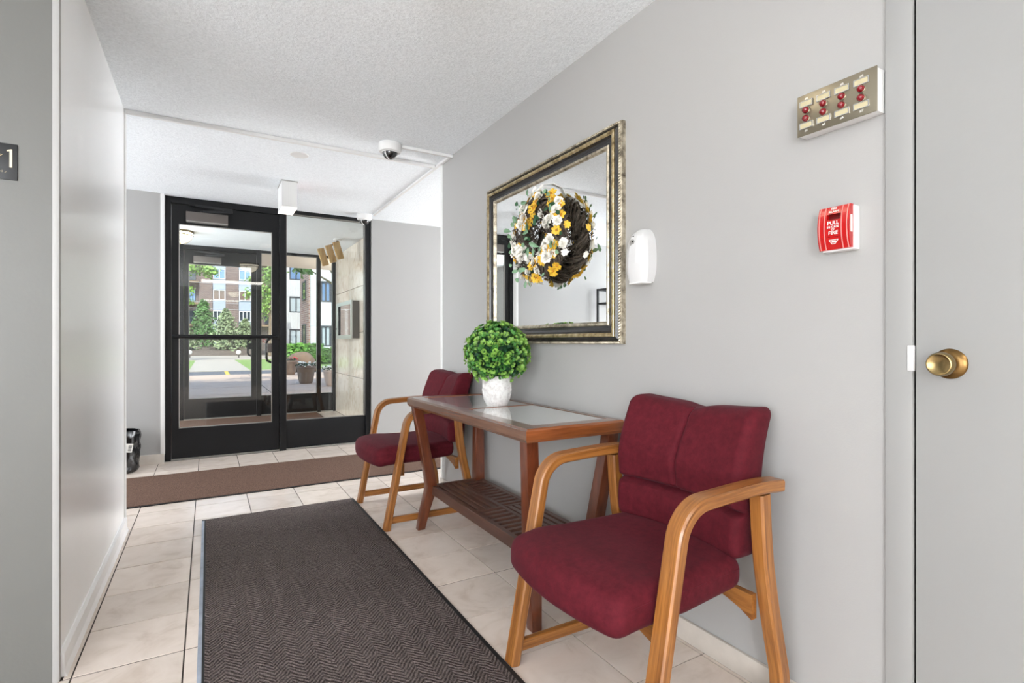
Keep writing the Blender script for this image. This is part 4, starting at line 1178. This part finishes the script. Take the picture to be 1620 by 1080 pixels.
# ------------------------------------------------------------------ mats
mt_ = empty('floor_mat', (0.41, 2.2, 0), 'dark brown herringbone entrance mat with black rubber edge on the hall floor', 'mat')
mx0, mx1, my0, my1 = -0.030, 0.858, 0.62, 3.640
MB().box(mx0 + 0.02, mx1 - 0.018, my0 + 0.02, my1 - 0.012, 0.001, 0.010).build('pile', 'mat_herringbone', mt_, bevel=0.002)
f = MB(); f.box(mx0 + 0.012, mx0 + 0.02, my0, my1, 0.001, 0.006); f.box(mx1 - 0.018, mx1, my0, my1, 0.001, 0.006); f.box(mx0, mx1, my1 - 0.012, my1, 0.001, 0.006); f.box(mx0, mx1, my0, my0 + 0.02, 0.001, 0.006)
f.build('rubber_edge', 'black_rubber', mt_)
MB().box(mx0 - 0.001, mx0 + 0.012, my0, my1, 0.0008, 0.004).build('tape_strip', 'tape_blue', mt_)
rn = empty('floor_runner', (0.6, 4.6, 0), 'plain brown carpet runner lying across the foyer before the glass door', 'rug')
MB().box(-2.4, 2.3, 4.155, 5.035, 0.001, 0.009).build('pile', 'runner_brown', rn, bevel=0.002)
f = MB(); f.box(-2.4, 2.3, 4.140, 4.155, 0.001, 0.006); f.box(-2.4, 2.3, 5.035, 5.047, 0.001, 0.006); f.build('rubber_edge', 'black_rubber', rn)
vr = empty('floor_runner', (0.2, 7.0, 0), 'brown carpet mat on the vestibule floor between the two glass doors', 'rug')
MB().box(-1.0, 1.415, 5.95, 8.36, 0.001, 0.009).build('pile', 'runner_brown', vr, bevel=0.002)
f = MB(); f.box(1.415, 1.43, 5.95, 8.36, 0.001, 0.006); f.box(-1.0, 1.43, 8.36, 8.375, 0.001, 0.006); f.build('rubber_edge', 'black_rubber', vr)

# ------------------------------------------------------------------ waste bin
bn = empty('waste_bin', (-0.625, 5.34, 0), 'small waste bin covered by a shiny black bag with white label', 'bin')
bvs, bfs = [], []
nb, nz = 40, 16
for k in range(nz + 1):
    t = k / nz; z = 0.004 + 0.338 * t
    r = 0.122 + 0.018 * t
    if k == 0: r = 0.112
    if k == nz: r -= 0.012
    for i in range(nb):
        a = 2 * PI * i / nb
        wr2 = 0.006 * math.sin(a * 7 + 3 * t) * math.sin(4 * t + a) + 0.004 * math.sin(a * 13 - 9 * t) + 0.003 * math.sin(23 * t + 5 * a)
        bvs.append((-0.625 + (r + wr2) * math.cos(a), 5.34 + (r + wr2) * math.sin(a), z))
for k in range(nz):
    for i in range(nb):
        j = (i + 1) % nb; bfs.append((k * nb + i, k * nb + j, k * nb + nb + j, k * nb + nb + i))
bfs.append(tuple(range(nb))[::-1])
MB().add(bvs, bfs).build('bag', 'bin_bag', bn, smooth=True, angle=70)
MB().lathe([(0.0001, 0.002), (0.105, 0.002), (0.122, 0.320), (0.117, 0.320), (0.100, 0.010), (0.0001, 0.010)], 32, (-0.625, 5.34, 0)).build('bucket', 'black_rubber', bn, smooth=True)
# label towards the camera (slightly tilted)
lm = Matrix.Translation((-0.560, 5.213, 0.215)) @ Matrix.Rotation(R(27), 4, 'Z') @ Matrix.Rotation(R(10), 4, 'Y')
lb = MB(); lb.add([lm @ Vector(p) for p in ((-.035, 0, -.035), (.035, 0, -.035), (.035, 0, .035), (-.035, 0, .035), (-.035, .002, -.035), (.035, .002, -.035), (.035, .002, .035), (-.035, .002, .035))],
                  [(0, 1, 2, 3), (7, 6, 5, 4), (0, 4, 5, 1), (1, 5, 6, 2), (2, 6, 7, 3), (3, 7, 4, 0)])
lbo = lb.build('label', 'print_white', bn)
bc_ = MB(); zq = -0.024
for k in range(11):
    hgt = random.choice([0.0016, 0.0026, 0.0036])
    bc_.add([lm @ Vector(p) for p in ((.004, -.0006, zq), (.028, -.0006, zq), (.028, -.0006, zq + hgt), (.004, -.0006, zq + hgt))], [(0, 1, 2, 3)]); zq += hgt + 0.0018
bc_.build('barcode', 'print_black', lbo)

# ------------------------------------------------------------------ dark metal rack in the foyer (seen only in the mirror)
rk = empty('metal_rack', (-1.85, 5.38, 0), 'black metal rack standing by the foyer wall, visible in the mirror', 'rack')
for x in (-1.56, -2.16):
    for y in (5.28, 5.48): MB().box(x - 0.012, x + 0.012, y - 0.012, y + 0.012, 0, 1.78).build('post', 'black_metal', rk)
for z in (0.3, 0.9, 1.58, 1.765):
    b = MB(); b.box(-2.16, -1.56, 5.27, 5.29, z - 0.012, z + 0.012); b.box(-2.16, -1.56, 5.47, 5.49, z - 0.012, z + 0.012); b.box(-1.57, -1.55, 5.28, 5.48, z - 0.012, z + 0.012); b.box(-2.17, -2.15, 5.28, 5.48, z - 0.012, z + 0.012)
    b.build('bar', 'black_metal', rk)

# ------------------------------------------------------------------ vestibule things
vl = empty('wooden_fixture', (1.45, 7.0, CEIL + 0.02), 'wooden slatted fixture hanging from a dark stem in the vestibule', 'fixture')
MB().lathe([(0.0001, 0), (0.05, 0), (0.05, -0.02), (0.0001, -0.02)], 20, (1.45, 7.0, CEIL + 0.02)).build('ceiling_plate', 'trim_white', vl)
MB().tube([(1.45, 7.0, CEIL), (1.45, 7.0, CEIL - 0.20)], 0.014, 10).build('stem', 'black_metal', vl, smooth=True)
MB().tube([(1.45, 7.0, CEIL - 0.05), (1.36, 6.99, CEIL - 0.07)], 0.009, 8).build('arm', 'black_metal', vl, smooth=True)
for k, (dx, dz, dy) in enumerate(((-0.088, -0.040, 0.06), (-0.004, 0.0, 0.0), (0.076, 0.040, -0.06))):
    mm = Matrix.Translation((1.365 + dx, 6.97 + dy, 2.20 + dz)) @ Matrix.Rotation(R(-17), 4, 'Y')
    mb = MB().box(-0.040, 0.040, -0.024, 0.024, -0.112, 0.112); mb.v = [tuple(mm @ Vector(p)) for p in mb.v]
    mb.build('board', 'honey_board', vl, bevel=0.003)
dr = empty('directory_case', (1.72, 7.43, 1.13), 'shallow aluminium framed glass case on the vestibule tile wall', 'display case')
MB().box(1.63, 1.72, 6.96, 7.90, 1.125, 1.615).build('body', 'closer_bronze', dr, bevel=0.003)
b = MB(); b.box(1.618, 1.632, 6.95, 7.91, 1.575, 1.625); b.box(1.618, 1.632, 6.95, 7.91, 1.115, 1.165); b.box(1.618, 1.632, 6.95, 7.02, 1.165, 1.575); b.box(1.618, 1.632, 7.80, 7.91, 1.165, 1.575)
b.build('frame', 'bead_metal', dr)
MB().box(1.622, 1.630, 7.02, 7.80, 1.165, 1.575).build('glass_face', 'mirror_silver', dr)
MB().lathe([(0.0001, -0.012), (0.008, -0.012), (0.008, 0)], 12, (1.618, 7.87, 1.26), 'X').build('lock', 'print_black', dr)

# ------------------------------------------------------------------ outside things
def planter(x, y, r, h, mat, fl_mat, n_fl, label, seed):
    rr = random.Random(seed)
    t = empty('planter', (x, y, 0), label, 'planter', 'flower pots on the plaza')
    MB().lathe([(0.0001, 0), (r * 0.62, 0), (r * 0.68, 0.02), (r * 0.80, h * 0.25), (r * 0.94, h * 0.85), (r * 0.95, h * 0.86), (r * 1.02, h * 0.87), (r * 1.02, h), (r * 0.90, h), (r * 0.86, h * 0.9), (0.0001, h * 0.9)], 32, (x, y, 0)).build('pot', mat, t, smooth=True, angle=40)
    lv_ = MB(); fw = MB()
    for k in range(160):
        a = rr.uniform(0, 6.28); q = math.sqrt(rr.random()) * r * 0.95
        c = Vector((x + q * math.cos(a), y + q * math.sin(a), h * 0.93 + rr.uniform(0, 0.07)))
        vs, fs = leaf_poly(c, Vector((rr.uniform(-1, 1), rr.uniform(-1, 1), 0.8)), Vector((rr.uniform(-1, 1), rr.uniform(-1, 1), .5)), 0.06, 0.04); lv_.add(vs, fs)
    lv_.build('foliage', 'leaf_dark', t, kind='stuff')
    for k in range(n_fl):
        a = rr.uniform(0, 6.28); q = math.sqrt(rr.random()) * r * 1.0
        fw.sphere((x + q * math.cos(a), y + q * math.sin(a), h * 0.97 + rr.uniform(0.0, 0.11)), rr.uniform(0.018, 0.03), 6, 4, 0.6)
    fw.build('blossoms', fl_mat, t, kind='stuff')
planter(2.20, 14.45, 0.235, 0.46, 'planter_brown', 'petal_white', 40, 'brown round planter with white flowers standing alone on the plaza', 1)
planter(2.30, 18.55, 0.27, 0.48, 'planter_brown', 'sticker_red', 30, 'brown round planter with red flowers in front of the boulder', 2)
planter(2.66, 13.30, 0.25, 0.40, 'planter_pale', 'petal_white', 90, 'pale round planter overflowing with white flowers', 3)

def boulder(x, y, sx, sy, sz, label):
    vs, fs = rbox((sx, sy, sz), min(sx, sy, sz) * 0.42, 3, None, (14, 14, 10)); rr = random.Random(5)
    out = []
    for p in vs:
        k = 1 + 0.08 * math.sin(5 * p.x + 3 * p.z) + 0.06 * math.sin(7 * p.y + 2 * p.x)
        taper = 1 - 0.35 * (p.z / sz + 0.5)
        out.append((x + p.x * k * taper, y + p.y * k * taper, sz / 2 - 0.05 + p.z * k))
    MB().add(out, fs).build('boulder', 'boulder_rock', smooth=True, angle=80, label=label, cat='boulder')
boulder(2.95, 20.6, 1.25, 0.9, 0.72, 'rounded brown boulder behind the planters')

def globe(x, y, label):
    t = empty('path_light', (x, y, 0), label, 'path light', 'white globe path lights')
    MB().lathe([(0.07, 0), (0.045, 0.02), (0.045, 0.22), (0.07, 0.24)], 14, (x, y, 0)).build('post', 'closer_bronze', t, smooth=True)
    MB().sphere((x, y, 0.37), 0.155, 20, 12).build('globe', 'globe_white', t, smooth=True)
globe(-1.08, 42.0, 'white globe path light on the shrub side of the walk, before the dark conifer')
globe(1.82, 40.5, 'white globe path light at the far corner of the concrete walk')

def leaf_cloud(mb, c, rad, n, size, rr, shell=0.55):
    for k in range(n):
        d = Vector((rr.gauss(0, 1), rr.gauss(0, 1), rr.gauss(0, 1))).normalized()
        q = shell + (1 - shell) * rr.random()
        p = Vector((c[0] + d.x * rad[0] * q, c[1] + d.y * rad[1] * q, c[2] + d.z * rad[2] * q))
        L = size * rr.uniform(0.6, 1.3)
        nn = (d + Vector((rr.uniform(-.8, .8), rr.uniform(-.8, .8), rr.uniform(-.3, 1)))).normalized()
        vs, fs = leaf_poly(p, nn, Vector((rr.uniform(-1, 1), rr.uniform(-1, 1), rr.uniform(-1, .4))), L, L * 0.6)
        mb.add(vs, fs)

def tree(name, x, y, h, tr, clouds, leaf_size, mat, label, seed, cat='tree', group=None, lean=0.0):
    rr = random.Random(seed)
    t = empty(name, (x, y, 0), label, cat, group)
    MB().tube([(x, y, -0.05), (x + lean * 0.3, y, h * 0.33), (x + lean * 0.7, y, h * 0.66), (x + lean, y, h)], [tr * 1.3, tr, tr * 0.85, tr * 0.5], 12).build('trunk', 'bark', t, smooth=True)
    br = MB()
    for (cx_, cy_, cz_, rx, ry, rz, n) in clouds:
        br.tube([(x + lean * 0.7, y, max(h * 0.5, cz_ - rz * 1.2)), ((x + cx_) / 2, (y + cy_) / 2, cz_ - rz * 0.6), (cx_, cy_, cz_)], [tr * 0.4, tr * 0.25, tr * 0.08], 6)
    br.build('branches', 'bark', t, smooth=True)
    mb = MB()
    for (cx_, cy_, cz_, rx, ry, rz, n) in clouds: leaf_cloud(mb, (cx_, cy_, cz_), (rx, ry, rz), n, leaf_size, rr, 0.25)
    mb.build('crown', mat, t, kind='stuff')
    return t
tree('tree', 5.22, 25.6, 7.5, 0.15, [(4.0, 24.0, 5.2, 1.3, 1.4, 0.9, 500), (5.2, 25.6, 7.4, 2.6, 2.4, 1.6, 1400), (3.35, 23.0, 4.25, 0.45, 0.5, 0.45, 160), (6.6, 27.0, 6.4, 1.6, 1.6, 1.0, 500)], 0.20, 'tree_leaf_deep', 'slim tree with straight tan trunk in front of the white building', 21)
tree('tree', -3.4, 36.0, 7.0, 0.2, [(-1.1, 35.0, 5.6, 1.15, 1.0, 0.75, 620), (0.0, 35.2, 5.25, 0.7, 0.7, 0.42, 300), (-1.3, 35.0, 4.05, 0.75, 0.8, 0.40, 260), (-3.2, 36, 6.8, 2.4, 2.2, 1.7, 1300), (-1.2, 34.8, 3.35, 0.6, 0.6, 0.30, 160)], 0.17, 'tree_leaf', 'broad tree reaching bright leafy branches over the walk from one side', 22)
tree('tree', 4.2, 44.2, 6.0, 0.18, [(4.15, 44.2, 5.2, 1.0, 0.9, 1.5, 700), (3.8, 44.4, 3.9, 0.7, 0.7, 1.3, 420), (3.1, 44.8, 5.9, 0.7, 0.6, 0.35, 200), (2.95, 44.8, 4.8, 0.6, 0.5, 0.45, 200), (4.3, 43.6, 6.4, 1.0, 1.0, 0.9, 400)], 0.19, 'tree_leaf', 'bright green tree beside the walk, between the two buildings', 23)

tree('tree', -2.9, 12.4, 4.6, 0.14, [(-1.6, 12.6, 4.9, 1.3, 1.2, 0.7, 420), (0.2, 13.4, 5.2, 1.3, 1.1, 0.6, 330), (-2.8, 12.2, 5.6, 1.6, 1.5, 0.9, 500), (1.8, 14.6, 5.4, 1.1, 1.0, 0.5, 220)], 0.16, 'tree_leaf_deep', 'spreading plaza tree whose leafy shadow falls on the paving before the door', 25)

def conifer(x, y, h, r, n, mat, label, seed):
    rr = random.Random(seed)
    t = empty('juniper_shrub', (x, y, 0.3), label, 'shrub', 'tall shrubs behind the walk')
    MB().tube([(x, y, 0.2), (x, y, h * 0.8)], [0.10, 0.03], 8).build('stem', 'bark', t)
    mb = MB()
    for k in range(n):
        q = rr.random() ** 0.75; z = 0.35 + (h - 0.35) * q
        rad = r * (1 - q) ** 0.65 * (0.75 + 0.35 * math.sin(k * 2.4 + q * 9)) * rr.uniform(0.55, 1.1)
        a = rr.uniform(0, 2 * PI)
        p = Vector((x + rad * math.cos(a), y + rad * math.sin(a), z)); d = Vector((math.cos(a), math.sin(a), rr.uniform(.1, 1.2)))
        L = rr.uniform(0.16, 0.34); vs, fs = leaf_poly(p, Vector((math.cos(a) + rr.uniform(-.7, .7), math.sin(a) + rr.uniform(-.7, .7), .6)), d, L, L * 0.36); mb.add(vs, fs)
    mb.build('foliage', mat, t, kind='stuff')
conifer(-0.35, 53.6, 4.65, 1.45, 2600, 'tree_leaf_deep', 'tall dark green conifer with pointed top behind the walk', 31)
conifer(1.30, 50.4, 3.70, 1.3, 2400, 'juniper', 'pale green bushy conifer in the middle of the shrubs', 32)
conifer(2.90, 53.2, 3.0, 1.30, 2000, 'juniper', 'lower pale green conifer at the end of the shrub row', 33)
conifer(-1.75, 50.2, 2.5, 1.15, 1500, 'juniper', 'low grey green shrub at the start of the shrub row', 34)

def hedge(x0, x1, y0, y1, h, n, label, seed):
    rr = random.Random(seed); t = empty('hedge', ((x0 + x1) / 2, (y0 + y1) / 2, 0), label, 'hedge', 'clipped hedges before the white building')
    MB().box(x0 + .12, x1 - .12, y0 + .12, y1 - .12, -0.02, h - .12).build('core', 'leaf_dark', t)
    mb = MB()
    for k in range(n):
        f = rr.random()
        if f < 0.45: p = Vector((rr.uniform(x0, x1), y0 + rr.uniform(0, .12), rr.uniform(0, h))); nn = Vector((0, -1, 0.4))
        elif f < 0.85: p = Vector((rr.uniform(x0, x1), rr.uniform(y0, y1), h - rr.uniform(0, .12))); nn = Vector((0, 0, 1))
        else: p = Vector((x0 + rr.uniform(0, .12), rr.uniform(y0, y1), rr.uniform(0, h))); nn = Vector((-1, 0, 0.4))
        vs, fs = leaf_poly(p, nn + Vector((rr.uniform(-.6, .6), rr.uniform(-.6, .6), rr.uniform(-.4, .6))), Vector((rr.uniform(-1, 1), rr.uniform(-1, 1), .6)), 0.13, 0.10); mb.add(vs, fs)
    mb.build('leaves', 'hedge_leaf', t, kind='stuff')
hedge(3.55, 5.6, 30.6, 32.0, 0.95, 1300, 'higher clipped green hedge close to the white building', 41)
hedge(4.35, 6.6, 27.6, 28.8, 0.72, 1300, 'lower clipped green hedge beside the slim tree', 42)

# overhead wires
for k, (za, zb) in enumerate(((7.25, 7.10), (5.28, 5.10), (4.58, 4.50))):
    pts = [(-14 + 36 * i / 30, 62.0, za + (zb - za) * i / 30 - 0.5 * math.sin(PI * i / 30) + 0.4) for i in range(31)]
    MB().tube(pts, 0.022, 6).build('overhead_wire', 'wire_grey', smooth=True, label=['topmost of the three overhead wires crossing before the brick building', 'middle of the three overhead wires crossing before the brick building', 'lowest of the three overhead wires crossing before the brick building'][k], cat='wire', group='overhead wires')

# far brick and panel apartment block
FB = 75.0
bl = empty('apartment_building', (2.0, FB, 0), 'brown brick apartment block with grey window bays beyond the shrubs', 'building')
MB().box(-16, 20, FB + 0.35, FB + 9, 0, 16.5).build('wall', 'brick_brown', bl)
for (x0, x1) in ((1.94, 3.36), (-0.95, 0.50), (5.2, 5.85)):
    MB().box(x0, x1, FB - 0.15, FB + 0.4, 0, 16.5).build('brick_pier', 'brick_brown', bl)
def far_window(x0, x1, z0, z1, n, pane, fm='window_white', y=FB):
    fr_ = MB(); tk = 0.09
    fr_.box(x0, x1, y - 0.10, y + 0.05, z0, z0 + tk); fr_.box(x0, x1, y - 0.10, y + 0.05, z1 - tk, z1)
    for k in range(n + 1):
        x = x0 + (x1 - x0 - tk) * k / n; fr_.box(x, x + tk, y - 0.10, y + 0.05, z0 + tk, z1 - tk)
    w_ = fr_.build('window', fm, bl)
    MB().box(x0 + tk, x1 - tk, y - 0.02, y + 0.02, z0 + tk, z1 - tk).build('pane', pane, w_)
st_h = 2.62
for k in range(-1, 5):
    zw = 3.68 + st_h * k
    for (x0, x1, nn) in ((0.52, 1.92, 2), (3.38, 4.80, 2)):
        MB().box(x0, x1, FB, FB + 0.3, zw - 1.25, zw).build('spandrel_panel', 'grey_panel', bl)
        if k >= 0:
            far_window(x0 + 0.03, x1 - 0.03, zw + 0.02, zw + 1.32, 3 if k == 0 else nn, ['pane_dark', 'pane_brown', 'pane_blue', 'pane_blue', 'pane_blue'][k])
    # balconies on both sides
    for (x0, x1) in ((-4.6, -0.98), (5.9, 9.4)):
        if k >= 0:
            far_window(x0 + 0.5, x1 - 0.3, zw - 0.25, zw + 1.25, 4, 'pane_blue' if k % 2 else 'pane_dark', 'window_dark_frame', FB + 0.28)
            bk = MB().box(x0, x1, FB - 0.75, FB + 0.35, zw - 0.62, zw - 0.40).build('balcony', 'balcony_wood', bl)
            rl = MB(); rl.box(x0, x1, FB - 0.75, FB - 0.70, zw + 0.42, zw + 0.50)
            for q in range(13): xx = x0 + (x1 - x0 - 0.05) * q / 12; rl.box(xx, xx + 0.05, FB - 0.75, FB - 0.70, zw - 0.40, zw + 0.42)
            rl.build('railing', 'window_dark_frame', bk)

# white sided wing with projecting bays
wb = empty('sided_building', (6.6, 40, 0), 'white sided building wing with stepped bays and dark framed windows', 'building')
MB().prism([(6.95, 33.8), (9.5, 33.8), (16, 34), (16, 58), (7.3, 58), (7.3, 47.3), (6.98, 43)], 'Z', 0, 10.5).build('brick_core', 'brick_red', wb)
def bay(x0, x1, y, z_sill, wh, pitch, w0, w1, n_st, depth, pane):
    for k in range(n_st):
        zs_ = z_sill + pitch * k
        # siding boards below each window
        m_ = MB(); nb_ = 9
        for q in range(nb_):
            a = x0 + (x1 - x0) * q / nb_; b_ = x0 + (x1 - x0) * (q + 1) / nb_
            m_.box(a + 0.008, b_ - 0.008, y, y + 0.04, zs_ - (pitch - wh), zs_)
        m_.build('siding', 'white_siding', wb)
        bk = MB(); bk.box(x0, x1, y + 0.03, y + depth, zs_ - (pitch - wh), zs_); bk.build('bay_box', 'white_siding', wb)
        MB().box(x0 + 0.02, x1, y + 0.14, y + depth, zs_, zs_ + wh).build('bay_wall', 'window_dark_frame', wb)
        MB().box(x0, w0, y + 0.02, y + 0.2, zs_, zs_ + wh).build('corner_post', 'white_siding', wb)
        f_ = MB(); tk = 0.09
        f_.box(w0, w1, y, y + 0.15, zs_, zs_ + tk); f_.box(w0, w1, y, y + 0.15, zs_ + wh - tk, zs_ + wh)
        for q in range(3):
            a = w0 + (w1 - w0 - tk) * q / 2; f_.box(a, a + tk, y, y + 0.15, zs_ + tk, zs_ + wh - tk)
        wd = f_.build('window', 'window_dark_frame', wb)
        MB().box(w0 + tk, w1 - tk, y + 0.06, y + 0.09, zs_ + tk, zs_ + wh - tk).build('pane', pane[k % len(pane)], wd)
bay(5.45, 6.97, 47.0, 0.82, 1.34, 2.72, 5.86, 6.90, 4, 3.0, ['pane_pale', 'pane_pale', 'pane_blue', 'pane_blue'])
bay(5.38, 7.05, 33.5, 0.80, 1.28, 2.72, 5.95, 6.55, 4, 3.2, ['pane_pale', 'pane_blue', 'pane_blue', 'pane_blue'])

# brick return wall between the two bays, with narrow windows looking sideways
MB().box(5.30, 5.62, 33.75, 37.2, 0, 10.5).build('brick_return', 'brick_red', wb)
for k in range(4):
    zq = 1.0 + 2.72 * k
    f_ = MB(); f_.box(5.24, 5.32, 34.7, 34.78, zq, zq + 1.2); f_.box(5.24, 5.32, 36.0, 36.08, zq, zq + 1.2); f_.box(5.24, 5.32, 34.78, 36.0, zq, zq + 0.08); f_.box(5.24, 5.32, 34.78, 36.0, zq + 1.12, zq + 1.2)
    wd = f_.build('window', 'window_dark_frame', wb)
    MB().box(5.27, 5.30, 34.78, 36.0, zq + 0.08, zq + 1.12).build('pane', 'pane_dark', wd)
